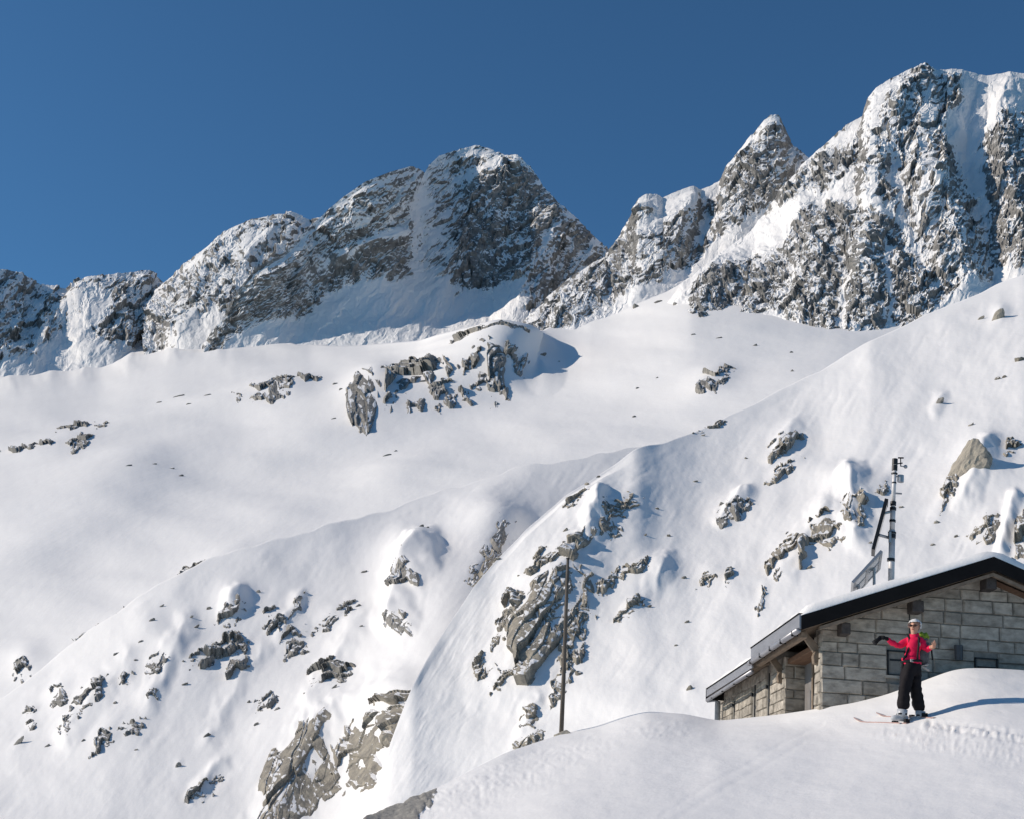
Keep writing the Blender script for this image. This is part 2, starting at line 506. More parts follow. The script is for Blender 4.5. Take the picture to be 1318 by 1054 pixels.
E2 = Sheet(186, 480, 1.25, 165, [
    [(186, 385, 1330), (214, 364, 1320), (236, 341, 1320), (260, 325, 1325), (290, 300, 1330), (320, 286, 1335), (350, 279, 1340), (372, 277, 1340), (400, 284, 1340), (430, 278, 1345), (480, 290, 1350)],
    [(186, 490, 1082), (300, 470, 1085), (480, 465, 1095)]])
mountain(E2, 52, 2.2, 2.0, 0.38, [
    ('snow', 0.19, [(236, 345), (262, 325), (275, 322), (262, 345), (245, 362)]),
    ('snow', 0.24, [(290, 330), (330, 305), (360, 300), (345, 322), (310, 345)]),
    ('snow', 0.15, [(215, 440), (250, 415), (290, 405), (300, 445), (300, 470), (186, 490)])],
    [([(372, 277), (330, 330), (270, 400), (235, 440)], 12, 40), ([(300, 295), (260, 350), (225, 420)], 9, 34)], 200)
E2.build('left_shoulder_ridge', 'far')

E3 = Sheet(262, 850, 1.25, 255, [
    [(262, 445, 1080), (285, 412, 1085), (305, 376, 1095), (330, 346, 1105), (365, 326, 1105), (385, 306, 1155), (400, 291, 1185), (440, 256, 1190), (470, 236, 1195), (500, 223, 1200), (526, 215, 1210), (540, 219, 1270), (547, 223, 1340), (552, 213, 1380), (565, 201, 1460), (590, 193, 1480), (612, 190, 1480), (630, 193, 1470), (645, 202, 1460), (655, 206, 1460), (665, 203, 1455), (680, 216, 1445), (700, 240, 1430), (720, 263, 1420), (745, 285, 1410), (765, 304, 1400), (784, 324, 1400), (850, 390, 1400)],
    [(262, 458, 1068), (300, 422, 1080), (380, 412, 1120), (430, 378, 1150), (480, 358, 1150), (520, 352, 1170), (548, 350, 1260), (600, 374, 1260), (650, 366, 1240), (690, 372, 1235), (720, 392, 1220), (850, 420, 1220)],
    [(262, 480, 1045), (400, 475, 1050), (470, 470, 1050), (560, 468, 1020), (640, 460, 980), (700, 450, 980), (850, 445, 980)]])
mountain(E3, 48, 1.7, 2.2, 0.33, [
    ('rock', 0.59, [(546, 340), (558, 262), (600, 240), (660, 203), (700, 238), (790, 325), (762, 338), (705, 322), (690, 360), (640, 372), (600, 372), (560, 356)]),
    ('rock', 0.30, [(372, 330), (420, 275), (470, 240), (524, 226), (528, 290), (500, 300), (432, 332), (400, 332)]),
    ('rock', 0.46, [(288, 412), (325, 345), (365, 327), (430, 330), (432, 350), (404, 380), (384, 404), (330, 416)]),
    ('snow', 0.00, [(546, 222), (557, 250), (559, 262), (547, 310), (544, 343), (556, 358), (590, 374), (625, 373), (690, 368), (700, 388), (672, 418), (640, 470), (262, 490), (300, 425), (380, 414), (405, 398), (440, 365), (470, 354), (516, 352), (531, 300), (529, 238)]),
    ('rock', 0.64, [(430, 347), (455, 332), (485, 320), (512, 318), (532, 330), (526, 352), (500, 358), (470, 354), (436, 356)]),
    ('snow', 0.00, [(433, 336), (470, 315), (500, 300), (522, 297), (518, 311), (480, 319), (440, 341)]),
    ('snow', 0.17, [(572, 234), (625, 214), (655, 206), (642, 226), (605, 243)]),
    ('snow', 0.19, [(586, 195), (640, 196), (655, 207), (620, 211), (596, 206)]),
    ('snow', 0.19, [(400, 290), (440, 255), (480, 230), (526, 214), (530, 221), (492, 234), (452, 260), (406, 299)]),
    ('snow', 0.26, [(545, 300), (575, 268), (560, 320), (548, 335)]),
    ('snow', 0.26, [(690, 318), (720, 300), (750, 325), (735, 350), (705, 345)]),
    ('snow', 0.22, [(720, 278), (740, 282), (745, 290), (725, 288)]),
    ('snow', 0.22, [(385, 345), (430, 335), (430, 350), (400, 375), (385, 365)]),
    ('rock', 0.40, [(662, 395), (690, 340), (715, 305), (740, 330), (740, 400), (690, 420)])],
    [([(657, 203), (628, 248), (602, 292), (572, 352)], 17, 55), ([(716, 298), (692, 336), (666, 405)], 12, 38), ([(550, 222), (547, 280), (542, 350)], -9, 26),
     ([(526, 215), (470, 265), (425, 335)], 8, 40), ([(436, 342), (470, 319), (512, 302)], 11, 15), ([(365, 326), (350, 365), (345, 412)], 14, 48), ([(470, 400), (560, 405), (620, 395)], -7, 50)], 300)
E3.build('main_peak', 'far')

E4 = Sheet(636, 1100, 1.25, 225, [
    [(636, 445, 960), (690, 396, 1020), (730, 363, 1070), (785, 326, 1120), (800, 306, 1130), (812, 288, 1140), (824, 260, 1150), (832, 254, 1155), (845, 252, 1160), (852, 256, 1160), (870, 250, 1175), (892, 243, 1190), (902, 246, 1195), (925, 233, 1210), (935, 215, 1215), (950, 198, 1220), (965, 180, 1230), (985, 158, 1240), (993, 153, 1245), (1000, 152, 1245), (1008, 165, 1250), (1020, 186, 1250), (1035, 199, 1250), (1060, 220, 1250), (1100, 270, 1250)],
    [(636, 462, 850), (700, 442, 840), (760, 424, 872), (850, 395, 905), (890, 378, 925), (1000, 350, 1000), (1100, 340, 1000)]])
mountain(E4, 58, 1.8, 2.0, 0.48, [
    ('snow', 0.00, [(822, 262), (845, 252), (892, 244), (905, 246), (895, 268), (870, 290), (845, 305), (828, 296), (838, 275)]),
    ('snow', 0.15, [(905, 245), (925, 234), (930, 240), (915, 258), (903, 262)]),
    ('snow', 0.00, [(935, 216), (965, 180), (998, 151), (1003, 156), (980, 180), (958, 204)]),
    ('snow', 0.19, [(1015, 230), (1035, 202), (1050, 205), (1010, 260), (990, 275)]),
    ('snow', 0.00, [(745, 420), (800, 390), (850, 365), (890, 335), (930, 310), (1000, 260), (1100, 300), (1100, 360), (860, 410), (700, 450)]),
    ('snow', 0.28, [(870, 300), (910, 280), (930, 270), (925, 295), (890, 310)])],
    [([(1000, 152), (985, 200), (960, 250), (940, 300)], 12, 36), ([(892, 243), (880, 290), (850, 340), (820, 390)], 10, 34), ([(825, 256), (800, 320), (760, 380), (730, 410)], 9, 30), ([(925, 235), (900, 300), (880, 345)], -7, 24)], 400)
E4.build('spire_ridge', 'far')

E5 = Sheet(850, 1470, 1.25, 320, [
    [(850, 402, 800), (880, 365, 850), (905, 346, 870), (940, 320, 900), (970, 293, 920), (1010, 240, 955), (1045, 205, 980), (1055, 195, 985), (1080, 170, 1000), (1096, 158, 1010), (1110, 150, 1020), (1118, 128, 1030), (1128, 114, 1035), (1150, 101, 1060), (1175, 91, 1085), (1188, 86, 1095), (1197, 87, 1100), (1205, 93, 1100), (1215, 95, 1100), (1240, 95, 1100), (1270, 101, 1100), (1300, 97, 1100), (1318, 98, 1100), (1400, 108, 1090), (1470, 120, 1080)],
    [(850, 480, 660), (890, 460, 650), (930, 455, 645), (1000, 458, 630), (1060, 470, 600), (1140, 465, 590), (1200, 445, 600), (1300, 430, 610), (1470, 430, 610)]])
mountain(E5, 62, 1.35, 2.4, 0.36, [
    ('snow', 0.00, [(850, 480), (860, 380), (905, 348), (940, 322), (975, 292), (1000, 270), (1018, 262), (1040, 275), (1020, 300), (985, 335), (955, 350), (945, 395), (930, 440), (1000, 400), (1030, 425), (1050, 445), (1100, 445), (1100, 470)]),
    ('rock', 0.66, [(892, 432), (893, 375), (905, 360), (940, 352), (962, 350), (955, 375), (945, 395), (925, 420), (905, 434)]),
    ('rock', 0.52, [(930, 350), (975, 330), (1005, 345), (1000, 362), (975, 372), (955, 362)]),
    ('rock', 0.68, [(972, 392), (974, 370), (985, 358), (996, 366), (998, 382), (985, 392)]),
    ('rock', 0.59, [(1020, 300), (1050, 275), (1100, 272), (1150, 290), (1190, 330), (1230, 380), (1210, 410), (1140, 430), (1105, 425), (1078, 400), (1040, 405), (1022, 390), (1035, 340)]),
    ('rock', 0.60, [(1040, 425), (1070, 405), (1082, 415), (1072, 440), (1050, 442)]),
    ('snow', 0.00, [(998, 290), (1018, 264), (1060, 245), (1100, 222), (1106, 226), (1092, 250), (1120, 262), (1150, 270), (1165, 290), (1130, 280), (1095, 266), (1060, 262), (1030, 278)]),
    ('rock', 0.70, [(1046, 238), (1062, 210), (1076, 197), (1095, 196), (1093, 214), (1078, 230), (1055, 248)]),
    ('snow', 0.24, [(1045, 206), (1080, 171), (1110, 151), (1125, 118), (1150, 103), (1160, 110), (1140, 140), (1130, 165), (1100, 185), (1070, 195), (1050, 215)]),
    ('snow', 0.00, [(1222, 97), (1318, 98), (1400, 108), (1400, 150), (1330, 160), (1300, 150), (1275, 172), (1262, 190), (1270, 215), (1272, 240), (1292, 290), (1306, 345), (1300, 380), (1262, 420), (1255, 400), (1278, 350), (1275, 310), (1258, 250), (1240, 222), (1222, 195), (1204, 178), (1215, 160), (1236, 135), (1234, 110)]),
    ('snow', 0.00, [(1230, 380), (1300, 340), (1470, 330), (1470, 420), (1180, 440), (1150, 430)]),
    ('rock', 0.59, [(1275, 330), (1268, 240), (1264, 205), (1290, 170), (1330, 150), (1470, 160), (1470, 330), (1318, 345), (1300, 345)]),
    ('snow', 0.19, [(1148, 205), (1158, 230), (1168, 280), (1195, 330), (1190, 345), (1160, 290), (1148, 240)]),
    ('snow', 0.19, [(1138, 300), (1150, 320), (1148, 370), (1156, 420), (1140, 420), (1138, 360)]),
    ('snow', 0.19, [(1085, 340), (1098, 360), (1092, 420), (1080, 432), (1084, 380)])],
    [([(1190, 88), (1160, 150), (1135, 215), (1115, 290), (1100, 420)], 13, 60), ([(1236, 98), (1225, 150), (1205, 190), (1190, 250)], 14, 42), ([(1205, 230), (1225, 300), (1240, 370)], 12, 34),
     ([(1245, 150), (1248, 210), (1268, 270), (1285, 350)], -14, 36), ([(1155, 200), (1165, 280), (1190, 340)], -9, 26), ([(1145, 300), (1146, 420)], -9, 24), ([(1088, 330), (1086, 430)], -8, 22),
     ([(1300, 100), (1290, 170), (1300, 260), (1318, 330)], 16, 40), ([(930, 345), (915, 385), (900, 432)], 16, 34), ([(1045, 205), (1030, 260), (1050, 310), (1040, 400)], 9, 34), ([(1010, 290), (1005, 360)], -6, 30)], 500)
E5.build('right_massif', 'far')

# ------------------------------------------------------------------ snowfield in the valley head
D = Sheet(-260, 1470, 2.2, 190, [
    [(-260, 470, 1450), (0, 456, 1500), (60, 450, 1500), (130, 446, 1500), (165, 436, 1480), (215, 426, 1450), (300, 424, 1350), (350, 436, 1150), (400, 444, 1050), (470, 444, 1000), (540, 439, 850), (562, 432, 800), (600, 424, 750), (640, 416, 720), (668, 426, 735), (690, 434, 800), (705, 418, 950), (720, 405, 1100), (760, 375, 1250), (800, 360, 1250), (850, 338, 1300), (890, 318, 1300), (960, 330, 1200), (1060, 350, 1100), (1470, 360, 950)],
    [(-260, 640, 560), (0, 590, 575), (200, 560, 610), (300, 545, 610), (380, 530, 590), (450, 520, 600), (600, 520, 590), (760, 500, 560), (900, 470, 520), (1060, 460, 500), (1470, 440, 560)],
    [(-260, 720, 380), (0, 660, 380), (200, 630, 400), (350, 605, 420), (450, 600, 410), (600, 580, 410), (760, 560, 400), (900, 540, 380), (1060, 500, 400), (1470, 460, 480)],
    [(-260, 1080, 180), (0, 970, 200), (140, 870, 210), (320, 780, 220), (520, 720, 230), (680, 680, 240), (860, 640, 250), (1000, 580, 290), (1200, 500, 400), (1470, 460, 450)]], crest_smooth=5, jit=7, jit_to=480)
X, Y = D.X, D.Y
dd = 4.2 * fbm(X / 190, Y / 60, 2, 21) + 0.7 * fbm(X / 110, Y / 22, 2, 23) + 0.12 * fbm(X / 16, Y / 12, 3, 25)
dd += hump(X, Y, 600, 480, 105, 44, 22, 27) + hump(X, Y, 650, 458, 46, 38, 0, 14) + hump(X, Y, 482, 505, 42, 34, 10, 18)
dd += tent(X, Y, [(640, 417), (668, 440), (700, 478)], 7, 30)
dd += hump(X, Y, 350, 505, 80, 16, 14, 7) + hump(X, Y, 100, 565, 90, 18, 12, 6) + hump(X, Y, 250, 530, 120, 16, 14, 5)
dd += hump(X, Y, 340, 425 + 18, 70, 12, 0, 6) + hump(X, Y, 320, 610, 130, 30, 8, -7) + hump(X, Y, 350, 660, 200, 18, 10, 4)
dd += hump(X, Y, 280, 722, 70, 14, 28, 4) + hump(X, Y, 35, 850, 30, 26, 40, 7) + hump(X, Y, 915, 488, 34, 18, 20, 7)
dd += hump(X, Y, 700, 590, 160, 22, 18, 5) + hump(X, Y, 170, 600, 110, 36, 18, 13) + hump(X, Y, 520, 610, 110, 28, 14, 11) + hump(X, Y, 70, 690, 120, 40, 20, 10)
for fx_, fy_, fa in ((20, 488, 5), (70, 478, 6), (112, 474, 8), (172, 462, 8), (232, 452, 7), (285, 448, 6)):
    dd += tent(X + 4 * fbm(X / 15, Y / 15, 2, 27), Y, [(fx_ + 4, fy_ - 30), (fx_ - 6, fy_ + 4)], 0.45 * fa, 24, 1.6)
edge = np.clip((Y - D.ys[0]) / 12, 0.3, 1)
D.displace(dd * edge); D.done()
D.build('valley_snowfield', 'mid')

# ------------------------------------------------------------------ rocks
_hull_cache = {}
def rock_mesh(seed, size_px, strata):
    """a unit boulder bounded by random cleavage planes"""
    sub = 2 if size_px < 16 else (3 if size_px < 40 else 4)
    key = (seed % 26, sub, strata)
    if key in _hull_cache: return _hull_cache[key]
    rg = np.random.default_rng(1000 + key[0] * 7 + sub)
    bm = bmesh.new(); bmesh.ops.create_icosphere(bm, subdivisions=sub, radius=1.0)
    v = np.array([q.co[:] for q in bm.verts])
    npl = 9 + key[0] % 5
    n = rg.normal(size=(npl, 3)); n /= np.linalg.norm(n, axis=1, keepdims=True)
    if strata:                                                     # two families of parallel faces along the long axis
        n[:4, 0] *= 0.25; n /= np.linalg.norm(n, axis=1, keepdims=True)
    h = rg.uniform(0.55, 0.95, npl)
    dots = v @ n.T
    rr = np.where(dots > 0.05, h / np.maximum(dots, 0.05), 9.0).min(1)
    rr = np.minimum(rr, 1.25)
    a = fbm(v[:, 0] * 2 + v[:, 2] + key[0], v[:, 1] * 2 - v[:, 2], 3, 60 + key[0])
    b_ = facets(v[:, 0] * 3 + v[:, 2] * 1.7 + 9, v[:, 1] * 3 - v[:, 2] * 1.3, 80 + key[0])
    rr = rr * (1 + 0.05 * a + (0.12 * b_ if sub > 2 else 0.05 * b_))
    v = v * rr[:, None]
    for q, c in zip(bm.verts, v): q.co = c
    me = bpy.data.meshes.new('rock'); bm.to_mesh(me); bm.free()
    _hull_cache[key] = me
    return me

_mat_mesh = {}
def rock_object(name, sheet, x, y, w, h, ang, mat, seed, parent=None, sink=0.0, strata=True, deep=0.8):
    q, n, s = sheet.look(x, y)
    me = rock_mesh(seed, max(w, h), strata)
    key = (me.name, mat)
    if key not in _mat_mesh:
        m2 = me.copy(); m2.materials.append(M[mat]); _mat_mesh[key] = m2
    o = link(name, _mat_mesh[key], None)
    a = math.radians(ang)
    e1 = Vector(Rv * math.cos(a) + Uv * math.sin(a)); e2 = Vector(-Rv * math.sin(a) + Uv * math.cos(a)); e3 = Vector(-Fv)
    sx, sy = w * s * 0.5, h * s * 0.5; sz = min(sx, sy) * deep + 0.15 * max(sx, sy)
    c = Vector(q) - Vector(n) * (sink * min(sx, sy))
    mw = Matrix(((e1.x * sx, e2.x * sy, e3.x * sz, c.x), (e1.y * sx, e2.y * sy, e3.y * sz, c.y), (e1.z * sx, e2.z * sy, e3.z * sz, c.z), (0, 0, 0, 1)))
    if parent is not None:
        o.parent = parent; o.matrix_local = parent.matrix_basis.inverted() @ mw
    else: o.matrix_basis = mw
    return o

def look_grid(sh, X, Y):
    c = np.clip((X - sh.xs[0]) / sh.step, 0, len(sh.xs) - 1.001); i = c.astype(int)
    y0, y1 = np.interp(X, sh.xs, sh.ys[0]), np.interp(X, sh.xs, sh.ys[-1])
    r = np.clip((Y - y0) / (y1 - y0), 0, 0.999) ** (1 / sh.top_pow) * (len(sh.t) - 1); j = r.astype(int)
    a, b = c - i, r - j
    def f(A):
        a_, b_ = (a[..., None], b[..., None]) if A.ndim == 3 else (a, b)
        return (A[j, i] * (1 - a_) + A[j, i + 1] * a_) * (1 - b_) + (A[j + 1, i] * (1 - a_) + A[j + 1, i + 1] * a_) * b_
    return f(sh.Q), f(sh.NQ), f(sh.S)

PATCH = {'rock_dark': 'oc_dark', 'rock_warm': 'oc_warm', 'rock_mid': 'oc_mid', 'slab': 'oc_warm'}
def outcrop(sheet, cx, cy, w, h, ang, n, mat, label, amp=None, cover=0.7, emerge=0.68, group=None, seed=None, stretch=2.9):
    """bedrock breaking through the snow: a dense patch of strata, blocks and ledges, bare where it is steep"""
    seed = seed if seed is not None else int(cx * 7 + cy * 13)
    if n == 1:
        o = rock_object('boulder', sheet, cx, cy, w, h, ang, mat, seed, sink=0.15)
        return tagged(o, label, 'boulder', group)
    gsc = 1.22 if sheet is D else (1.4 if max(w, h) < 60 else 1.25)
    w, h = w * gsc, h * gsc
    tx, ty = cx, cy
    for _ in range(3):                                              # drifts lift the surface: find the spot that is seen at (tx, ty)
        q0 = sheet.look(cx, cy)[0]; dz_ = q0 @ Fv
        cx += 0.8 * (tx - (659 + FPX * (q0 @ Rv) / dz_)); cy += 0.8 * (ty - (527 - FPX * (q0 @ Uv) / dz_))
    sz = math.sqrt(w * h)
    amp = amp if amp is not None else 0.22 * sz
    step = 0.8 if sz < 60 else 1.0
    a0 = math.radians(ang); c, s = math.cos(a0), math.sin(a0)
    ex = math.hypot(w * c, h * s) * 0.85 + 5; ey = math.hypot(w * s, h * c) * 0.85 + 5
    X, Y = np.meshgrid(np.arange(cx - ex, cx + ex, step), np.arange(cy - ey, cy + ey, step))
    P, Nn, Sm = look_grid(sheet, X, Y)
    wa = min(0.14 * sz, 6.0)
    wx = X + wa * fbm(X / (0.5 * sz), Y / (0.5 * sz), 3, seed); wy = Y + wa * fbm(X / (0.5 * sz), Y / (0.5 * sz), 3, seed + 5)
    dx, dy = wx - cx, -(wy - cy)
    u, v = dx * c + dy * s, -dx * s + dy * c
    rr = np.hypot(u / (0.5 * w), v / (0.5 * h)) + 0.35 * fbm(X / (0.3 * sz), Y / (0.3 * sz), 3, seed + 7)
    env = np.clip((1.55 - rr) / 1.0, 0, 1); env = env * env * (3 - 2 * env)
    fu, fv = (-0.42 * c - 0.91 * s), (0.42 * s - 0.91 * c)           # downhill, seen along and across the strata
    c1 = max(0.85 * sz / math.sqrt(max(n, 3)), 6.0); c2, c3 = max(0.45 * c1, 3.4), 2.6
    st_ = stretch                                                   # strata stretch
    g1, g2 = (fu * 0.8, fv)
    d = c1 * 0.62 * ledges(u / (st_ * c1) + seed, v / (0.75 * c1), g1, g2, seed + 1) + c2 * 0.36 * ledges(u / (st_ * c2), v / (0.75 * c2) + seed, g1, g2, seed + 2) + c3 * 0.13 * ledges(u / (1.6 * c3), v / (0.8 * c3), g1, g2, seed + 3) + 0.12 * fbm(u / 2.0, v / 1.6, 2, seed + 4)
    d = d * (amp / (0.22 * sz))
    core = env > 0.85
    if core.sum() < 8: core = env > 0.5
    d = d - np.quantile(d[core], 1 - emerge) - (1 - env) * (0.9 * c1 + 1.5)
    d = np.maximum(d, -2.5 - 0.2 * sz) - 0.05
    Q = P + Nn * (d * Sm)[..., None]
    NQ = normals(Q)
    st = -NQ[..., 2] + 0.3 * box_blur(NQ[..., 2], 4) + 0.10 * fbm(X / 6, Y / 6, 3, seed + 6)
    vis = d > 0.0
    r = rank01(st, vis if vis.sum() > 20 else core) - (1 - cover)
    rock = np.clip(0.5 + 1.6 * r, -0.5, 1.5)
    me = grid_mesh('rock_outcrop', Q, rock, True, box_blur((d > -2.2).astype(float), 9) > 0)
    org = Vector(P[P.shape[0] // 2, P.shape[1] // 2])
    me.transform(Matrix.Translation(-org))
    o = link('rock_outcrop', me, PATCH[mat]); o.location = org
    return tagged(o, label, 'rock outcrop', group)

# rocks of each slope: x, y, width, height, tilt, blocks, material, label (None = small loose rock)
RD = [
    (474, 506, 60, 50, 82, 3, 'rock_mid', 'tall dark block cliff at the left end of the rocky knoll'),
    (530, 488, 70, 48, 20, 7, 'rock_mid', 'broken dark rock band right of the tall block on the knoll'),
    (560, 470, 26, 34, 80, 2, 'rock_mid', 'dark upright rock tooth in the middle of the knoll'),
    (628, 476, 46, 46, 60, 8, 'rock_mid', 'scattered dark crags on the shaded right face of the knoll'),
    (600, 436, 54, 8, 12, 6, 'rock_mid', 'low rocks along the top edge of the snowy knoll'),
    (652, 425, 34, 11, -20, 5, 'rock_mid', 'rocks at the summit of the snowy knoll below the sunlit bowl'),
    (660, 462, 16, 34, 80, 4, 'rock_mid', 'steep dark strip on the far right of the knoll'),
    (575, 508, 40, 22, 10, 5, 'rock_mid', 'small crags under the middle of the knoll'),
    (340, 500, 70, 20, 18, 8, 'rock_mid', 'low dark rock rib left of the knoll'),
    (385, 487, 40, 7, 8, 4, 'rock_mid', 'flat rock strip at the right end of the low dark rib'),
    (105, 566, 40, 20, 28, 5, 'rock_mid', 'dark wedge of rock on the left snowfield edge'),
    (88, 550, 44, 8, 12, 4, 'rock_mid', 'thin rock band above the dark wedge on the left'),
    (35, 574, 60, 9, 6, 6, 'rock_mid', 'long thin rock strip at the left edge of the snowfield'),
    (132, 547, 20, 6, 5, 2, 'rock_mid', 'small flat rock right of the thin band on the left snowfield'),
    (922, 487, 46, 18, 30, 6, 'rock_mid', 'grey outcrop alone on the snow apron below the right massif'),
    (937, 475, 18, 10, 10, 2, 'rock_mid', 'small grey rock atop the lone outcrop on the snow apron'),
    (250, 733, 70, 12, 22, 9, 'rock_dark', 'line of rubble just behind the crest of the left slope'),
    (110, 820, 44, 14, 42, 6, 'rock_dark', 'dark rubble behind the lower crest of the left slope'),
    (165, 784, 30, 10, 42, 4, 'rock_dark', 'small rubble between the two rubble lines behind the left crest'),
    (28, 858, 24, 24, 40, 5, 'rock_dark', 'snowy crag peeping over the crest at the left edge'),
]
for r in RD: outcrop(D, *r, cover=0.72, emerge=0.72, stretch=1.8)
SMALL_D = [(230, 514, 14, 4), (205, 520, 10, 4), (268, 516, 10, 4), (245, 528, 8, 3), (200, 606, 8, 4), (222, 606, 8, 4), (232, 612, 9, 4), (167, 612, 8, 3), (500, 587, 12, 5), (510, 580, 5, 4), (432, 500, 7, 6), (440, 510, 6, 5), (430, 540, 6, 4), (455, 540, 7, 5),
           (816, 536, 6, 5), (820, 500, 5, 4), (846, 487, 5, 4), (975, 404, 9, 9), (893, 432, 7, 5), (926, 434, 10, 5), (972, 443, 8, 6), (1018, 452, 6, 4), (1020, 480, 5, 4), (700, 470, 10, 8), (600, 526, 10, 8), (622, 398 + 30, 10, 5), (545, 512, 8, 6), (870, 395, 7, 9), (848, 392, 12, 7), (820, 398, 9, 10), (720, 470, 4, 3)]
for k, (x, y, w, h) in enumerate(SMALL_D):
    tagged(rock_object('stone', D, x, y, w, h, 15, 'rock_mid', k * 3 + 1), 'small dark stone poking out of the wide valley snowfield', 'stone', 'small stones on the valley snowfield')

# ------------------------------------------------------------------ left slope
Ctop = [(-220, 1020, 88), (-100, 962, 94), (0, 898, 100), (60, 858, 103), (100, 825, 105), (140, 792, 108), (180, 764, 110), (230, 738, 113), (280, 719, 116), (320, 704, 118), (430, 669, 128), (520, 648, 140), (600, 625, 150), (680, 599, 158), (780, 580, 168), (880, 568, 178)]
RC = [
    (515, 738, 34, 26, 35, 7, 'rock_dark', 'snow-capped crag casting the largest shadow across the gully'),
    (512, 795, 26, 26, 55, 6, 'rock_dark', 'speckled crag below the crag with the largest shadow'),
    (425, 799, 40, 14, 30, 2, 'rock_dark', 'dark lens-shaped rock in the middle of the left slope'),
    (450, 776, 18, 10, 20, 2, 'rock_dark', 'small rock above the dark lens-shaped rock'),
    (462, 783, 12, 8, 30, 1, 'rock_dark', 'small boulder right above the lens-shaped rock'),
    (422, 866, 66, 30, 30, 9, 'rock_dark', 'wide dark outcrop right of centre on the left slope'),
    (352, 802, 24, 22, 50, 3, 'rock_dark', 'rounded dark rock left of the lens-shaped rock'),
    (376, 826, 32, 26, 40, 4, 'rock_dark', 'rounded snowy rock below and left of the lens-shaped rock'),
    (380, 780, 30, 12, 60, 4, 'rock_dark', 'thin upright crag above the rounded rocks'),
    (298, 787, 30, 16, 25, 5, 'rock_dark', 'dark rock under the rounded snow dome with a round shadow'),
    (262, 846, 40, 14, 20, 4, 'rock_dark', 'flat dark ledge below the snow dome'),
    (288, 832, 34, 16, 30, 4, 'rock_dark', 'broken ledge just under the rounded snow dome'),
    (302, 858, 34, 20, 55, 5, 'rock_dark', 'dark leaning slab below the broken ledges'),
    (310, 835, 18, 10, 50, 2, 'rock_dark', 'small leaning rock beside the broken ledge'),
    (345, 902, 30, 16, 45, 5, 'rock_dark', 'small crag between the leaning slab and the great cliff'),
    (255, 1018, 30, 14, 30, 3, 'rock_dark', 'low rock with drifted snow near the bottom of the left slope'),
    (282, 1000, 20, 8, 40, 2, 'rock_dark', 'thin rock above the low drifted rock'),
    (267, 950, 14, 10, 30, 1, 'rock_dark', 'lone dark boulder left of the great cliff'),
    (229, 986, 12, 7, 75, 1, 'rock_dark', 'small lone stone above the low drifted rock'),
    (200, 856, 30, 18, 45, 5, 'rock_dark', 'broken crag left of the flat ledges'),
    (197, 893, 20, 10, 45, 2, 'rock_dark', 'small rock below the broken crag'),
    (163, 873, 14, 12, 60, 2, 'rock_dark', 'small upright rock left of the broken crag'),
    (75, 896, 26, 18, 50, 4, 'rock_dark', 'round-topped crag at the far left of the slope'),
    (116, 890, 46, 20, 50, 6, 'rock_dark', 'long leaning crag at the left of the slope'),
    (86, 928, 30, 14, 55, 3, 'rock_dark', 'leaning rock under the long leaning crag'),
    (134, 952, 34, 16, 48, 3, 'rock_dark', 'dark wedge low on the far left slope'),
    (168, 938, 30, 10, 20, 4, 'rock_dark', 'snow-topped ledge right of the dark wedge'),
    (38, 915, 14, 8, 30, 2, 'rock_dark', 'small rock nearest the left edge of the slope'),
    (40, 932, 10, 12, 40, 2, 'rock_dark', 'small upright stone near the left edge of the slope'),
    (24, 958, 20, 7, 55, 1, 'rock_dark', 'thin stone low at the left edge of the slope'),
    (380, 1000, 175, 84, 60, 26, 'rock_warm', 'great striped granite cliff at the bottom of the left slope'),
    (466, 968, 110, 40, 60, 12, 'rock_warm', 'steep granite rib right of the great striped cliff'),
    (502, 918, 66, 34, 40, 6, 'rock_warm', 'broken brown crags at the top right of the great cliff'),
    (636, 690, 40, 30, 60, 7, 'rock_dark', 'snow-plastered knob behind the crest above the pole crags'),
    (620, 725, 44, 22, 65, 6, 'rock_warm', 'greenish foot of the snow-plastered knob'),
]
C = Sheet(-220, 880, 1.9, 240, [Ctop,
    [(-220, 1230, 60), (0, 1200, 62), (300, 1160, 64), (400, 1130, 65), (440, 1100, 65.5), (470, 1062, 66), (500, 964, 70), (530, 884, 74.5), (560, 834, 79), (610, 759, 92), (680, 700, 125), (880, 640, 150)],
    [(-220, 1400, 50), (300, 1300, 54), (470, 1200, 58), (560, 1000, 66), (610, 900, 72), (680, 820, 95), (880, 760, 120)]], crest_smooth=6, jit=7)
def snow_drifts(sh, rocks, k_amp=0.13):
    X, Y = sh.X, sh.Y
    d = np.zeros(X.shape)
    for r in rocks:
        x, y, w, h, a = r[:5]
        sz = math.sqrt(w * h)
        d = np.maximum(d, hump(X, Y, x + 0.15 * sz, y - 0.25 * sz, w * 0.75, h * 0.95, a, k_amp * sz))
    return d
X, Y = C.X, C.Y
fall = (X + 0.75 * Y)                                               # snow slides run down to the left
dd = 2.5 * fbm(X / 120, Y / 90, 3, 31) + (0.15 + 0.5 * np.clip(fbm(X / 90, Y / 90, 2, 36) + 0.1, 0, 1)) * fbm(fall / 22, (Y - 0.75 * X) / 190, 3, 33) + 0.4 * np.clip(fbm(X / 70, Y / 70, 2, 37), 0, 1) * fbm(fall / 6, (Y - 0.75 * X) / 60, 2, 35)
wf = fall + 9 * fbm(X / 40, Y / 40, 3, 34)
dd -= 1.3 * np.clip(ridged(wf / 34, (Y - 0.75 * X) / 150, 2, 56) - 1.05, 0, 1) * np.clip(fbm(X / 80, Y / 80, 2, 57) + 0.25, 0, 1)
dd = dd + snow_drifts(C, RC) + hump(X, Y, 300, 772, 26, 22, 30, 9) + hump(X, Y, 530, 715, 36, 40, 60, 14) + hump(X, Y, 400, 940, 90, 60, 55, 12) + hump(X, Y, 490, 930, 70, 34, 55, 9)
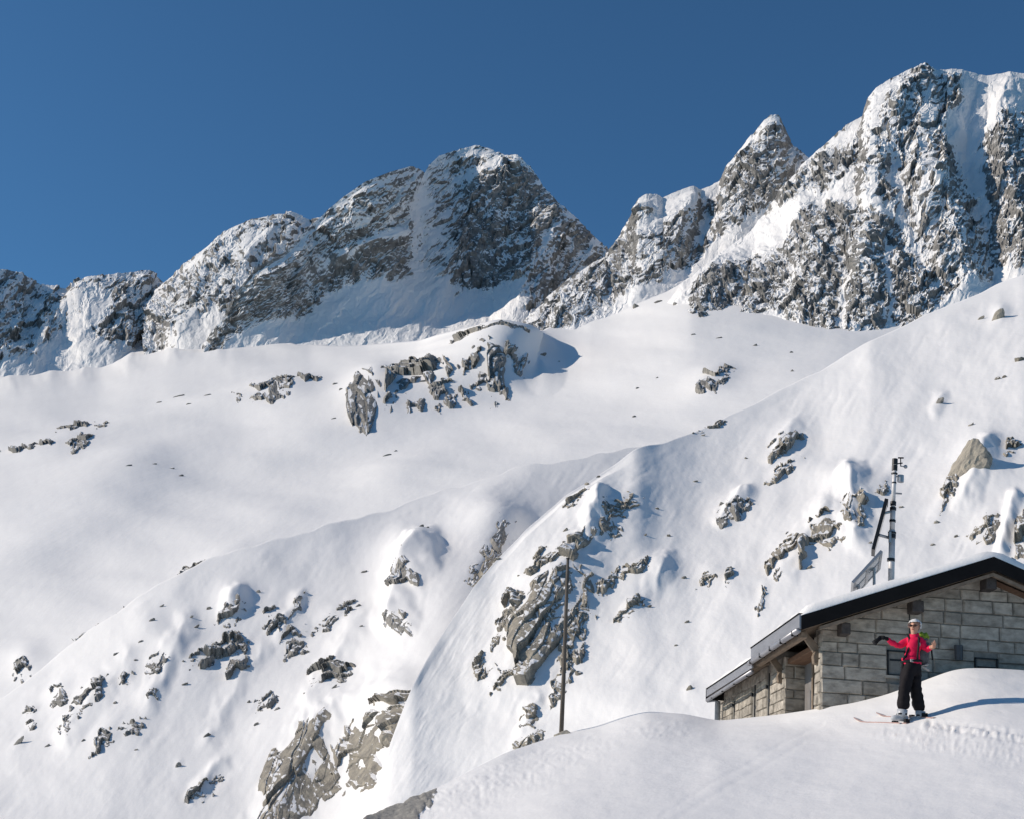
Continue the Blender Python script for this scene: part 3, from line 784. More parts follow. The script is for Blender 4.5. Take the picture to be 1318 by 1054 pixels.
dd += hump(X, Y, 460, 830, 40, 50, 50, 7) + hump(X, Y, 220, 830, 24, 50, 50, 4)
dd += hump(X, Y, 640, 680, 34, 50, 60, 18)
for r in (([(548, 706), (520, 742), (508, 800)], 26, 32), ([(306, 768), (296, 782)], 12, 20), ([(240, 800), (216, 860), (190, 905)], 8, 20), ([(165, 850), (122, 900), (84, 950)], 7, 22),
          ([(515, 890), (450, 925), (395, 1000), (345, 1075)], 20, 46), ([(470, 792), (440, 850), (402, 920)], 7, 26), ([(385, 770), (360, 815)], 6, 16), ([(335, 840), (300, 890), (270, 950)], 5, 20), ([(285, 985), (250, 1025)], 7, 14)):
    dd += 0.7 * tent(X + 6 * fbm(X / 22, Y / 22, 3, 39), Y + 5 * fbm(X / 22, Y / 22, 3, 38), *r, 1.25)
dd = box_blur(dd, 1) + 0.16 * fbm(X / 9, Y / 9, 3, 52)
C.displace(dd * np.clip((Y - C.ys[0]) / 14, 0.25, 1)); C.done()
C.build('left_snow_slope', 'slope')
for r in RC:
    if 'granite' in r[7]: outcrop(C, *r, stretch=4.2, amp=0.16 * math.sqrt(r[2] * r[3]), cover=0.8, emerge=0.86)
    else: outcrop(C, *r)

SMALL_C = [(182, 828, 7, 4), (150, 842, 6, 4), (196, 802, 8, 4), (175, 852, 5, 4), (252, 808, 8, 4), (268, 784, 7, 4), (246, 798, 6, 3), (238, 882, 6, 4), (96, 905, 7, 5), (208, 782, 8, 3), (332, 762, 6, 4), (468, 737, 9, 4), (320, 905, 6, 4), (358, 925, 7, 4), (108, 955, 6, 4), (148, 905, 7, 4), (395, 845, 6, 4), (440, 905, 8, 4), (545, 690, 8, 4), (552, 688, 5, 3), (470, 815, 5, 4), (330, 940, 6, 4), (60, 960, 6, 4), (175, 965, 5, 3)]
for k, (x, y, w, h) in enumerate(SMALL_C):
    tagged(rock_object('stone', C, x, y, w * 1.3, h * 1.3, 40, 'rock_dark', k * 7 + 3), 'small dark stone poking out of the lower left slope', 'stone', 'small stones on the left slope')

# ------------------------------------------------------------------ right slope behind the hut
RB = [
    (706, 775, 190, 66, 58, 18, 'rock_warm', 'long broken rock rib behind and left of the pole'),
    (742, 722, 30, 24, 10, 1, 'rock_warm', 'round dark boulder beside the top of the pole'),
    (800, 650, 60, 22, 35, 9, 'rock_warm', 'thin rock bands right of the upper pole crags'),
    (790, 675, 40, 18, 45, 6, 'rock_warm', 'small crags under the thin rock bands'),
    (745, 640, 30, 10, 30, 4, 'rock_warm', 'small rocks near the crest left of the thin bands'),
    (703, 716, 50, 26, 38, 9, 'rock_warm', 'pale brown crags left of the pole near the crest'),
    (722, 748, 44, 18, 60, 6, 'rock_warm', 'leaning crags just left of the pole head'),
    (652, 788, 46, 22, 65, 6, 'rock_warm', 'upright brown crag left of the pole'),
    (688, 796, 56, 36, 60, 12, 'rock_warm', 'largest brown crag mass left of the pole'),
    (712, 775, 40, 22, 60, 7, 'rock_warm', 'broken crag between the pole and the largest crag mass'),
    (752, 790, 70, 18, 68, 8, 'rock_warm', 'long steep rib right of the pole'),
    (738, 830, 40, 18, 65, 5, 'rock_warm', 'steep dark rib crossing behind the middle of the pole'),
    (722, 878, 46, 12, 65, 5, 'rock_warm', 'narrow rib behind the lower half of the pole'),
    (785, 742, 40, 12, 60, 3, 'rock_warm', 'leaning plate right of the long steep rib'),
    (812, 735, 40, 12, 30, 4, 'rock_warm', 'thin ledge with a snow dome on its right'),
    (808, 787, 38, 13, 38, 3, 'rock_warm', 'dark flat wedge right of the ribs'),
    (622, 860, 26, 28, 60, 2, 'rock_warm', 'square brown block lowest on the left of the crags'),
    (655, 868, 40, 16, 40, 5, 'rock_warm', 'row of small brown rocks beside the square block'),
    (640, 822, 24, 10, 55, 3, 'rock_warm', 'small leaning rocks above the square block'),
    (745, 868, 12, 10, 50, 1, 'rock_warm', 'small boulder right of the narrow rib'),
    (679, 922, 28, 22, 60, 3, 'rock_warm', 'brown rock with a snow cap left of the pole foot'),
    (680, 950, 46, 14, 25, 3, 'slab', 'low brown slab beside the near snow edge'),
    (940, 655, 48, 20, 38, 3, 'rock_dark', 'dark wedge rock under a snow fin mid slope'),
    (1006, 570, 42, 24, 45, 7, 'rock_warm', 'cluster of brown rocks high on the right slope'),
    (1010, 604, 44, 9, 38, 5, 'rock_warm', 'thin broken line of rocks below the high cluster'),
    (1015, 706, 56, 26, 52, 3, 'rock_warm', 'tall pale slab left of the weather mast'),
    (1062, 682, 44, 26, 20, 5, 'rock_warm', 'snow-domed rock between the tall slab and the mast'),
    (1092, 650, 36, 12, 85, 3, 'rock_warm', 'upright shaded rock left of the weather mast'),
    (1106, 656, 30, 12, 85, 2, 'rock_warm', 'shaded slab close beside the upright shaded rock'),
    (1134, 628, 18, 12, 40, 2, 'rock_warm', 'small green-grey rock just left of the mast head'),
    (1250, 612, 78, 50, 62, 1, 'slab', 'big smooth tan boulder on the right slope'),
    (1216, 640, 60, 14, 62, 5, 'rock_warm', 'thin broken rib left of the big tan boulder'),
    (1298, 576, 22, 12, 40, 3, 'rock_warm', 'small rocks right of the big tan boulder'),
    (1268, 682, 44, 26, 55, 7, 'rock_warm', 'cluster of small brown rocks above the roof ridge'),
    (1316, 692, 50, 26, 70, 2, 'rock_warm', 'tan rock cut by the right picture edge above the roof'),
    (1284, 412, 24, 15, 72, 1, 'rock_warm', 'lone standing boulder near the top of the right slope'),
    (1262, 412, 12, 6, 40, 1, 'rock_warm', 'small stone left of the lone standing boulder'),
    (1209, 522, 18, 9, 68, 1, 'rock_dark', 'snow-covered stone alone high on the right slope'),
    (918, 548, 36, 7, 22, 4, 'rock_warm', 'low rocks on the crest of the right slope'),
    (912, 742, 24, 16, 35, 4, 'rock_warm', 'speckled rocks left of the tall pale slab'),
    (938, 744, 18, 7, 75, 2, 'rock_warm', 'small upright rock beside the speckled rocks'),
    (979, 772, 30, 8, 78, 3, 'rock_warm', 'narrow broken streak of rocks above the eaves'),
    (1000, 738, 14, 10, 60, 2, 'rock_warm', 'small rock at the foot of the tall pale slab'),
    (887, 888, 14, 7, 60, 1, 'rock_warm', 'lone stone left of the low roof end'),
]
B = Sheet(462, 1480, 1.6, 330, [
    [(462, 1075, 64), (470, 1060, 64.5), (500, 960, 68), (530, 880, 72), (560, 830, 75), (610, 755, 80), (680, 680, 87), (735, 635, 92), (790, 598, 98), (818, 574, 101), (830, 571, 102), (850, 570, 104), (900, 552, 112), (980, 515, 123), (1060, 475, 135), (1120, 436, 144), (1200, 405, 155), (1260, 380, 162), (1300, 362, 167), (1318, 353, 170), (1400, 330, 178), (1480, 310, 185)],
    [(462, 1150, 60), (500, 1120, 60.5), (600, 1060, 62), (720, 1000, 61), (830, 985, 58), (925, 985, 55), (1056, 980, 51), (1480, 960, 46)]], crest_smooth=5, jit=4)
X, Y = B.X, B.Y
fall = (X + 0.62 * Y)
dd = 2.6 * fbm(X / 110, Y / 90, 3, 41) + (0.15 + 0.5 * np.clip(fbm(X / 90, Y / 90, 2, 46) + 0.1, 0, 1)) * fbm(fall / 20, (Y - 0.62 * X) / 170, 3, 43) + 0.4 * np.clip(fbm(X / 70, Y / 70, 2, 48), 0, 1) * fbm(fall / 6, (Y - 0.62 * X) / 50, 2, 45)
gul = polymask(X, Y, [(480, 1050), (560, 850), (620, 770), (640, 820), (610, 900), (590, 1000), (560, 1060)], 30)
wf = fall + 9 * fbm(X / 40, Y / 40, 3, 44)
dd += gul * 0.4 * ridged(wf / 13, (Y - 0.8 * X) / 55, 3, 47) * (0.4 + np.clip(fbm(X / 35, Y / 35, 2, 42) + 0.3, 0, 1))
dd -= 1.3 * np.clip(ridged(wf / 34, (Y - 0.62 * X) / 150, 2, 53) - 1.05, 0, 1) * np.clip(fbm(X / 80, Y / 80, 2, 54) + 0.25, 0, 1)
dd += snow_drifts(B, RB) + hump(X, Y, 850, 737, 22, 26, 50, 8) + hump(X, Y, 770, 670, 24, 40, 70, 8) + hump(X, Y, 1100, 625, 22, 46, 75, 12) + hump(X, Y, 1070, 665, 30, 22, 20, 8)
dd += hump(X, Y, 1265, 590, 30, 34, 60, 8) + hump(X, Y, 760, 900, 60, 26, 0, 7) + tent(X, Y, [(1306, 640), (1296, 680), (1290, 712)], 6, 12) + hump(X, Y, 700, 780, 90, 60, 60, 8)
dd += hump(X, Y, 960, 640, 20, 12, 50, 6) + hump(X, Y, 1290, 402, 12, 12, 0, 3)
for r in (([(778, 652), (742, 725), (700, 800), (650, 880)], 13, 60), ([(770, 650), (762, 700)], 18, 22), ([(1098, 612), (1102, 690)], 20, 26), ([(958, 632), (930, 668)], 8, 14), ([(1276, 575), (1240, 645)], 12, 20),
          ([(1062, 655), (1040, 700), (1010, 730)], 8, 24), ([(1308, 640), (1290, 712)], 8, 14), ([(858, 722), (842, 752)], 9, 20), ([(692, 905), (672, 940)], 6, 14), ([(1214, 510), (1204, 530)], 4, 9), ([(1022, 545), (995, 590)], 5, 16), ([(1000, 640), (960, 720), (930, 780)], 3, 40)):
    dd += 0.62 * tent(X + 6 * fbm(X / 22, Y / 22, 3, 49), Y + 5 * fbm(X / 22, Y / 22, 3, 50), *r, 1.25)
dd = box_blur(dd, 1) + 0.16 * fbm(X / 9, Y / 9, 3, 52)
B.displace(dd * np.clip((Y - B.ys[0]) / 14, 0.25, 1)); B.done()
B.build('right_snow_slope', 'slope')
for r in RB: outcrop(B, *r)
SMALL_B = [(640, 720, 8, 5), (835, 780, 6, 4), (860, 690, 5, 4), (880, 745, 6, 5), (884, 800, 5, 4), (1040, 730, 8, 5), (1200, 700, 7, 5), (1205, 672, 6, 6), (1285, 490, 7, 6), (1293, 488, 6, 5), (1313, 466, 8, 10), (1250, 550, 8, 5), (895, 620, 5, 4), (960, 590, 4, 3), (1230, 690, 5, 4), (770, 615, 6, 4), (755, 625, 8, 5), (730, 700, 9, 5), (870, 830, 4, 4), (830, 690, 5, 3), (845, 655, 5, 4), (1160, 652, 6, 5), (905, 560, 6, 4), (1120, 700, 6, 4)]
for k, (x, y, w, h) in enumerate(SMALL_B):
    tagged(rock_object('stone', B, x, y, w * 1.3, h * 1.2, 40, 'rock_warm', k * 5 + 2), 'small brown stone poking out of the steep right slope', 'stone', 'small stones on the right slope')

# ------------------------------------------------------------------ near snow
A = Sheet(300, 1560, 2.0, 280, [
    [(300, 1150, 16), (440, 1072, 20), (470, 1052, 22), (560, 1015, 24.5), (650, 968, 27.5), (720, 945, 30), (770, 933, 30.3), (800, 922, 30.3), (830, 915, 30), (880, 918, 29.8), (925, 927, 29.4), (1009, 918, 28.2), (1056, 911, 27.0), (1100, 904, 26.6), (1140, 894, 26.5), (1175, 881, 26.4), (1200, 871, 26.2), (1225, 862, 26.0), (1245, 859, 25.9), (1280, 859.5, 25.9), (1318, 862, 26), (1400, 872, 26.3), (1560, 890, 26.5)],
    [(300, 1190, 14.5), (440, 1110, 18), (560, 1050, 20.5), (720, 985, 24.3), (830, 962, 24.6), (925, 957, 24.8), (1056, 944, 24.6), (1175, 926, 23.7), (1260, 914, 23.0), (1400, 912, 22.8), (1560, 920, 22.5)],
    [(300, 1260, 11.5), (560, 1130, 13.5), (720, 1080, 14.5), (925, 1070, 14.5), (1175, 1060, 14), (1560, 1060, 13)],
    [(300, 1500, 5), (560, 1450, 5), (925, 1430, 5), (1560, 1430, 5)],
    [(300, 2300, 1.9), (1560, 2300, 1.9)]], crest_smooth=9, top_pow=1.6)
X, Y = A.X, A.Y
dd = 1.6 * fbm(X / 150, Y / 40, 3, 61) + 0.25 * fbm(X / 26, Y / 9, 3, 63)
# ski track running out to the right, churned snow beside it
for off in (0, 9):
    dd += tent(X, Y, [(1196, 928 + off * 0.5), (1215, 930 + off * 0.6), (1260, 936 + off), (1320, 945 + off), (1500, 965 + off)], -2.6, 3.2)
dd += tent(X, Y, [(1195, 934), (1260, 941), (1320, 950), (1500, 970)], 2.2, 12) * (0.6 + 1.3 * fbm(X / 8, Y / 4, 2, 65))
dd += 1.6 * np.clip(fbm(X / 7, Y / 3, 2, 67), 0, 1) * polymask(X, Y, [(1140, 936), (1230, 940), (1318, 962), (1318, 985), (1180, 962), (1120, 945)], 10)
for q in ([(850, 1050), (930, 1000), (1010, 955), (1060, 930)], [(870, 1054), (950, 1004), (1035, 955)], [(1318, 1000), (1200, 985), (1110, 960)]):
    dd += tent(X + 2 * fbm(X / 20, Y / 8, 2, 72), Y, q, -0.5, 3.0)
dd += 1.1 * np.clip(fbm(X / 9, Y / 3.5, 2, 73), 0, 1) * polymask(X, Y, [(800, 935), (870, 930), (900, 945), (830, 955)], 12)
tr2 = polymask(X, Y, [(560, 1000), (760, 950), (790, 962), (600, 1054), (520, 1054)], 26)
dd += 1.2 * tr2 * ridged(X / 12, Y / 6, 2, 69) * 0.6
A.displace(dd * np.clip((Y - A.ys[0]) / 10, 0.2, 1)); A.done()
A.build('foreground_snow', 'near', back=((0.05, 0.007), (0.3, 0.08), (0.75, 0.36)))
X, Y = np.meshgrid(np.arange(420, 580, 0.8), np.arange(1004, 1110, 0.8))
P_, N_, S_ = look_grid(A, X, Y)
wob = 5 * fbm(X / 16, Y / 16, 4, 171)
mk = polymask(X + wob, Y + 0.6 * wob, [(430, 1108), (452, 1074), (472, 1050), (520, 1027), (566, 1014), (558, 1026), (545, 1046), (528, 1072), (520, 1108)], 7)
hgt = mk * (3.2 + 1.6 * fbm(X / 30, Y / 14, 3, 173) + 0.5 * facets(X / 13, Y / 6, 175)) - 1.2 * (1 - mk) - 0.4
Qs = P_ + N_ * (hgt * S_)[..., None]
org = Vector(Qs[60, 90]); me = grid_mesh('granite_slab', Qs, np.clip(mk * 1.6 - 0.35 + 0.25 * fbm(X / 7, Y / 4, 3, 177), -0.5, 1.5))
me.transform(Matrix.Translation(-org))
so = link('granite_slab', me, 'oc_slab'); so.location = org
tagged(so, 'smooth grey granite slab at the bottom snow edge', 'rock slab')
outcrop(A, 725, 944, 22, 10, 20, 1, 'slab', 'small brown boulder at the foot of the pole')
gx, gy = np.meshgrid(np.linspace(-1450, 1450, 50), np.linspace(750, -2150, 50))
gz = -60 + 8 * fbm(gx / 900, gy / 900, 3, 5)
link('valley_floor', grid_mesh('valley_floor', np.stack([gx, -gy, gz], -1)), 'mid')['kind'] = 'structure'
# ------------------------------------------------------------------ small mesh builder
class MB:
    def __init__(self): self.bm = bmesh.new()
    def box(self, x0, x1, y0, y1, z0, z1, mat=None):
        vs_ = [self.bm.verts.new((x, y, z)) for x in (x0, x1) for y in (y0, y1) for z in (z0, z1)]
        for f in ((0, 1, 3, 2), (4, 6, 7, 5), (0, 4, 5, 1), (2, 3, 7, 6), (0, 2, 6, 4), (1, 5, 7, 3)):
            self.bm.faces.new([vs_[k] for k in f])
        if mat is not None:
            for v in vs_: v.co = mat @ v.co
        return self
    def prism(self, pts, axis, a, b):
        """polygon pts in the plane across axis ('x' or 'y'), from a to b"""
        mk = (lambda p, t: (t, p[0], p[1])) if axis == 'x' else (lambda p, t: (p[0], t, p[1]))
        A_ = [self.bm.verts.new(mk(p, a)) for p in pts]; B_ = [self.bm.verts.new(mk(p, b)) for p in pts]
        n = len(pts)
        self.bm.faces.new(A_); self.bm.faces.new(B_[::-1])
        for k in range(n): self.bm.faces.new([A_[(k + 1) % n], A_[k], B_[k], B_[(k + 1) % n]])
        return self
    def tube(self, pts, r, seg=10, cap=True):
        pts = [Vector(p) for p in pts]
        rs = r if isinstance(r, (list, tuple)) else [r] * len(pts)
        rings = []
        for k, p in enumerate(pts):
            d = (pts[min(k + 1, len(pts) - 1)] - pts[max(k - 1, 0)]).normalized()
            a = d.orthogonal().normalized() if k == 0 else (rings_a - d * rings_a.dot(d)).normalized()
            rings_a = a; b = d.cross(a)
            rings.append([self.bm.verts.new(p + (a * math.cos(t) + b * math.sin(t)) * rs[k]) for t in [6.28318 * q / seg for q in range(seg)]])
        for A_, B_ in zip(rings[:-1], rings[1:]):
            for q in range(seg): self.bm.faces.new([A_[q], A_[(q + 1) % seg], B_[(q + 1) % seg], B_[q]])
        if cap: self.bm.faces.new(rings[0][::-1]); self.bm.faces.new(rings[-1])
        return self
    def ball(self, c, r, sub=2, scale=(1, 1, 1)):
        ret = bmesh.ops.create_icosphere(self.bm, subdivisions=sub, radius=r)
        for v in ret['verts']: v.co = Vector((v.co.x * scale[0], v.co.y * scale[1], v.co.z * scale[2])) + Vector(c)
        return self
    def bevel(self, w, seg=1):
        bmesh.ops.recalc_face_normals(self.bm, faces=self.bm.faces)
        bmesh.ops.bevel(self.bm, geom=list(self.bm.edges), offset=w, segments=seg, affect='EDGES', clamp_overlap=True)
        return self
    def build(self, name, mat, parent=None, smooth=False, org=None):
        bmesh.ops.recalc_face_normals(self.bm, faces=self.bm.faces)
        me = bpy.data.meshes.new(name)
        if org is not None: bmesh.ops.translate(self.bm, verts=self.bm.verts, vec=-Vector(org))
        self.bm.to_mesh(me); self.bm.free()
        if smooth: me.polygons.foreach_set('use_smooth', [True] * len(me.polygons))
        o = link(name, me, mat, parent)
        if org is not None: o.location = org
        return o

M['granite'] = plain('granite_block', (0.335, 0.305, 0.26), 0.9, 0, 3.5, 0.6, 0.03, (1, 1, 1.8), 0.2)
M['mortar'] = plain('mortar', (0.21, 0.2, 0.18), 0.9, 0, 12, 0.3, 0.006)
M['fascia'] = plain('black_fascia', (0.013, 0.012, 0.012), 0.9, 0, 3, 0.3, 0.002)
M['zinc'] = plain('zinc_sheet', (0.30, 0.30, 0.32), 0.45, 0.6, 5, 0.2, 0.002, (1, 0.2, 1))
M['wood'] = plain('weathered_wood', (0.21, 0.165, 0.125), 0.8, 0, 9, 0.4, 0.006, (1, 0.15, 1))
M['woodred'] = plain('brown_wood', (0.17, 0.105, 0.07), 0.8, 0, 9, 0.35, 0.004, (1, 0.2, 1))
M['beam'] = plain('dark_beam', (0.07, 0.062, 0.058), 0.8, 0, 10, 0.4, 0.006)
M['door'] = plain('grey_door', (0.19, 0.18, 0.175), 0.6, 0, 4, 0.15, 0.002)
M['shutter'] = plain('grey_green_shutter', (0.17, 0.19, 0.19), 0.55, 0.2, 6, 0.15, 0.001)
M['shutblue'] = plain('pale_blue_shutter', (0.30, 0.33, 0.36), 0.6, 0, 6, 0.15, 0.001)
M['blackmetal'] = plain('black_metal', (0.02, 0.02, 0.022), 0.4, 0.5, 8, 0.2)
M['whitepole'] = plain('white_painted_pole', (0.62, 0.60, 0.59), 0.45, 0.1, 6, 0.12)
M['panel'] = plain('solar_cells', (0.012, 0.014, 0.022), 0.18, 0.2, 3, 0.3)
M['panelglass'] = plain('solar_cells_blue', (0.16, 0.21, 0.25), 0.15, 0.4, 3, 0.2)
M['alu'] = plain('aluminium_frame', (0.36, 0.37, 0.38), 0.4, 0.7, 8, 0.1)
M['polewood'] = plain('grey_pole', (0.115, 0.10, 0.085), 0.8, 0, 14, 0.35, 0.003, (1, 1, 0.15))
M['lamp'] = plain('lamp_housing', (0.05, 0.052, 0.06), 0.4, 0.2, 8, 0.2)
M['roofsnow'] = M['near']

# ------------------------------------------------------------------ stone hut
X0, Y0 = 6.22, 27.0                                                # near corner of the gable
RX, RZ, EZ = 9.42, 5.56, 4.35                                       # ridge line and wall head
XR = 2 * RX - X0
WB = 1.6                                                            # walls go down into the snow
PITCHR = (RZ - EZ) / (RX - X0)
def roof_z(x): return RZ - PITCHR * abs(x - RX)                      # underside of the roof
hut = empty('stone_hut', (X0, Y0, WB))
tagged(hut, 'low granite block hut with black gable fascia and snow on its roof', 'hut')
def hp(mb, name, mat, parent=hut, smooth=False):
    o = mb.build(name, mat, None, smooth)
    o.data.transform(Matrix.Translation((-X0, -Y0, -WB)))
    o.parent = parent
    return o
wall_front = hp(MB().prism([(X0 + .02, WB), (XR - .02, WB), (XR - .02, EZ - .01), (RX, RZ - .01), (X0 + .02, EZ - .01)], 'y', Y0 + .025, Y0 + .5), 'gable_wall', 'mortar')
YP, YF, SB = 30.4, 38.9, 0.42                                       # porch recess along the side wall
wall_side = hp(MB().box(X0 + .025, X0 + .5, YP + .02, YF, WB, EZ - .05), 'side_wall', 'mortar')
hp(MB().box(X0 + SB + .02, X0 + SB + .3, Y0 + .5, YP + .1, WB, EZ - .05), 'porch_wall', 'door')
hp(MB().box(XR - .5, XR - .02, Y0 + .5, YF, WB, EZ - .05), 'far_side_wall', 'mortar')
hp(MB().prism([(X0 + .02, WB), (XR - .02, WB), (XR - .02, EZ), (RX, RZ - .03), (X0 + .02, EZ)], 'y', YF - .4, YF), 'rear_wall', 'mortar')

def clip(poly, a, b, c):
    """keep a*x + b*z <= c"""
    out = []
    for k in range(len(poly)):
        p, q = poly[k], poly[(k + 1) % len(poly)]
        dp, dq = a * p[0] + b * p[1] - c, a * q[0] + b * q[1] - c
        if dp <= 0: out.append(p)
        if dp * dq < 0:
            t = dp / (dp - dq); out.append((p[0] + (q[0] - p[0]) * t, p[1] + (q[1] - p[1]) * t))
    return out

def stone(poly, face, back, parent, axis, rg):
    """a dressed block: rough outline, chamfered edge, slightly uneven face"""
    if len(poly) < 3: return
    cx = sum(p[0] for p in poly) / len(poly); cz = sum(p[1] for p in poly) / len(poly)
    if max(p[0] for p in poly) - min(p[0] for p in poly) < .06 or max(p[1] for p in poly) - min(p[1] for p in poly) < .04: return
    bm = bmesh.new()
    P2 = [(p[0] + rg.uniform(-.008, .008), p[1] + rg.uniform(-.008, .008)) for p in poly]
    sg = 1 if back > face else -1
    prd = rg.uniform(0, .022)
    def ring(inset, dep):
        r = []
        for x, z in P2:
            dx, dz = cx - x, cz - z; L = math.hypot(dx, dz) + 1e-6
            x2, z2 = x + dx / L * inset, z + dz / L * inset
            dd_ = dep - sg * rg.uniform(0, .010)
            r.append(bm.verts.new((x2, dd_, z2) if axis == 'y' else (dd_, x2, z2)))
        return r
    r0, r1, r2 = ring(0, back), ring(0.003, face + sg * .022), ring(0.03, face - sg * prd)
    n = len(P2)
    for A_, B_ in ((r0, r1), (r1, r2)):
        for k in range(n): bm.faces.new([A_[k], A_[(k + 1) % n], B_[(k + 1) % n], B_[k]])
    bm.faces.new(r2)
    bmesh.ops.recalc_face_normals(bm, faces=bm.faces)
    me = bpy.data.meshes.new('stone'); bm.to_mesh(me); bm.free()
    me.transform(Matrix.Translation((-X0, -Y0, -WB)))
    return link('stone', me, 'granite', parent)

def courses(a0, a1, z0, z1, openings, face, back, parent, axis, seed, ch=(0.19, 0.27), roof=False, wr=(.28, .82)):
    rg = random.Random(seed)
    z = z0; row = 0
    zs = []
    while z < z1 - .08:
        hgt = rg.uniform(*ch); zs.append((z, min(z + hgt, z1))); z += hgt
    for zb, zt in zs:
        cuts = [(o[0], o[1]) for o in openings if o[2] < zt - .06 and o[3] > zb + .06]
        spans, cur = [], a0
        for c0, c1 in sorted(cuts):
            if c0 > cur: spans.append((cur, c0))
            cur = max(cur, c1)
        if cur < a1: spans.append((cur, a1))
        for s0, s1 in spans:
            x = s0
            while x < s1 - .02:
                wd = rg.uniform(*wr)
                if s1 - (x + wd) < .25: wd = s1 - x
                g = .004
                poly = [(x + g, zb + g), (x + wd - g, zb + g), (x + wd - g, zt - g), (x + g, zt - g)]
                if roof:
                    poly = clip(poly, -PITCHR, 1, RZ - PITCHR * RX - .02)
                    if poly: poly = clip(poly, PITCHR, 1, RZ + PITCHR * RX - .02)
                stone(poly, face, back, parent, axis, rg)
                x += wd
W1 = (7.50, 7.86, 3.50, 3.98); W2 = (9.18, 9.62, 3.46, 3.955)
courses(X0, XR, 2.35, RZ, [W1, W2], Y0, Y0 + .06, wall_front, 'y', 5, roof=True)
courses(Y0 + .0, Y0 + .5, 2.35, EZ - .1, [], X0, X0 + .06, wall_front, 'x', 6, wr=(.2, .5))
SW = [(31.9, 32.35, 3.0, 4.02), (33.55, 34.15, 3.0, 3.98), (36.4, 36.9, 3.0, 3.82)]
courses(YP, YF, 2.6, EZ - .12, SW, X0, X0 + .06, wall_side, 'x', 8)
courses(X0, X0 + SB + .05, 2.4, EZ - .1, [], YP - .0, YP + .06, wall_side, 'y', 9, wr=(.2, .45))
# openings in the gable
for (a, b, c, d), nm in ((W1, 'window'), (W2, 'window')):
    w_ = hp(MB().box(a, b, Y0 + .035, Y0 + .07, c, d), nm, 'shutter')
    fr = MB()
    for q in ((a, a + .025, c, d), (b - .025, b, c, d), (a, b, d - .025, d), (a, b, c, c + .025)):
        fr.box(q[0], q[1], Y0 - .012, Y0 + .05, q[2], q[3])
    hp(fr, 'frame', 'blackmetal', w_)
    hp(MB().box(a + .05, b - .03, Y0 + .02, Y0 + .034, d - .2, d - .16), 'hinge_bar', 'blackmetal', w_)
    if nm and b < 8: hp(MB().box(a - .05, b + .12, Y0 - .03, Y0 + .06, c - .055, c), 'sill', 'granite', w_)
for a, b, c, d in SW:
    w_ = hp(MB().box(X0 + .03, X0 + .06, a, b, c, d), 'window', 'shutblue')
    hp(MB().box(X0 + .0, X0 + .029, (a + b) / 2 - .02, (a + b) / 2 + .02, c, d).box(X0 - .02, X0 + .029, a - .05, a + .06, c + .35, c + .42).box(X0 - .02, X0 + .029, b - .06, b + .05, c + .7, c + .77), 'hinge_bar', 'blackmetal', w_)
hp(MB().box(X0 + SB - .02, X0 + SB + .018, Y0 + 1.1, Y0 + 2.3, WB, 3.62), 'door', 'door')
hp(MB().box(X0 + SB - .045, X0 + SB + .016, Y0 + 2.34, Y0 + 2.46, WB, 4.1), 'door_post', 'wood')
hp(MB().box(X0 + .06, X0 + SB + .3, Y0 + .55, YP - .05, 4.02, 4.12), 'porch_beam', 'woodred')
# lamp on the gable
lm = hp(MB().tube([(8.83, Y0 - .14, 4.14), (8.83, Y0 - .14, 3.86)], [.085, .075], 14), 'wall_lamp', 'lamp', smooth=False)
hp(MB().box(8.80, 8.86, Y0 - .08, Y0 + .03, 3.94, 4.06), 'lamp_bracket', 'lamp', lm)
hp(MB().tube([(7.93, Y0 - .03, 4.85), (7.93, Y0 - .03, 4.05)], .011, 6), 'cable', 'blackmetal')

# roof: two slabs with a black fascia, boards below, snow on top
EX = 5.74; YE, YR1, YR2 = 26.45, 31.5, 38.2
def slope_poly(x_e, lift0, lift1):
    xr = 2 * RX - x_e
    return [(x_e, roof_z(x_e) + lift0), (RX, RZ + lift0), (xr, roof_z(xr) + lift0), (xr, roof_z(xr) + lift1), (RX, RZ + lift1), (x_e, roof_z(x_e) + lift1)]
def roof_prism(mb, x_e, l0, l1, y0, y1, dz=0.0, left_only=False):
    xr = 2 * RX - x_e
    mb.prism([(x_e, roof_z(x_e) + l0 + dz), (RX, RZ + l0 + dz), (RX, RZ + l1 + dz), (x_e, roof_z(x_e) + l1 + dz)], 'y', y0, y1)
    if not left_only: mb.prism([(RX, RZ + l0 + dz), (xr, roof_z(xr) + l0 + dz), (xr, roof_z(xr) + l1 + dz), (RX, RZ + l1 + dz)], 'y', y0, y1)
    return mb
roof = hp(roof_prism(MB(), EX, .03, .26, YE + .045, YR1), 'roof', 'wood')
hp(roof_prism(MB(), EX - .01, -.0, .265, YE, YE + .04), 'black_fascia', 'fascia', roof)
hp(roof_prism(MB(), EX + .35, -.10, -.035, YE + .06, YE + .16), 'verge_board', 'wood', roof)
hp(MB().box(EX - .045, EX - .006, YE + .02, YR1, roof_z(EX) + .02, roof_z(EX) + .29), 'eaves_fascia', 'zinc', roof)
hp(MB().box(EX - .06, EX + .05, YE + .02, YR1, roof_z(EX) + .292, roof_z(EX) + .315), 'eaves_trim', 'fascia', roof)
gt = MB(); gt.tube([(EX - .06, YE + .05, roof_z(EX) - .015), (EX - .06, YR1 + .1, roof_z(EX) - .03)], .055, 10)
gut = hp(gt, 'gutter', 'zinc', roof, True)
for k in range(5):
    y = YE + .35 + k * 1.1
    hp(MB().box(EX - .125, EX - .0, y, y + .03, roof_z(EX) - .085, roof_z(EX) - .05).box(EX - .125, EX - .118, y, y + .03, roof_z(EX) - .085, roof_z(EX) + .02), 'gutter_hook', 'blackmetal', gut)
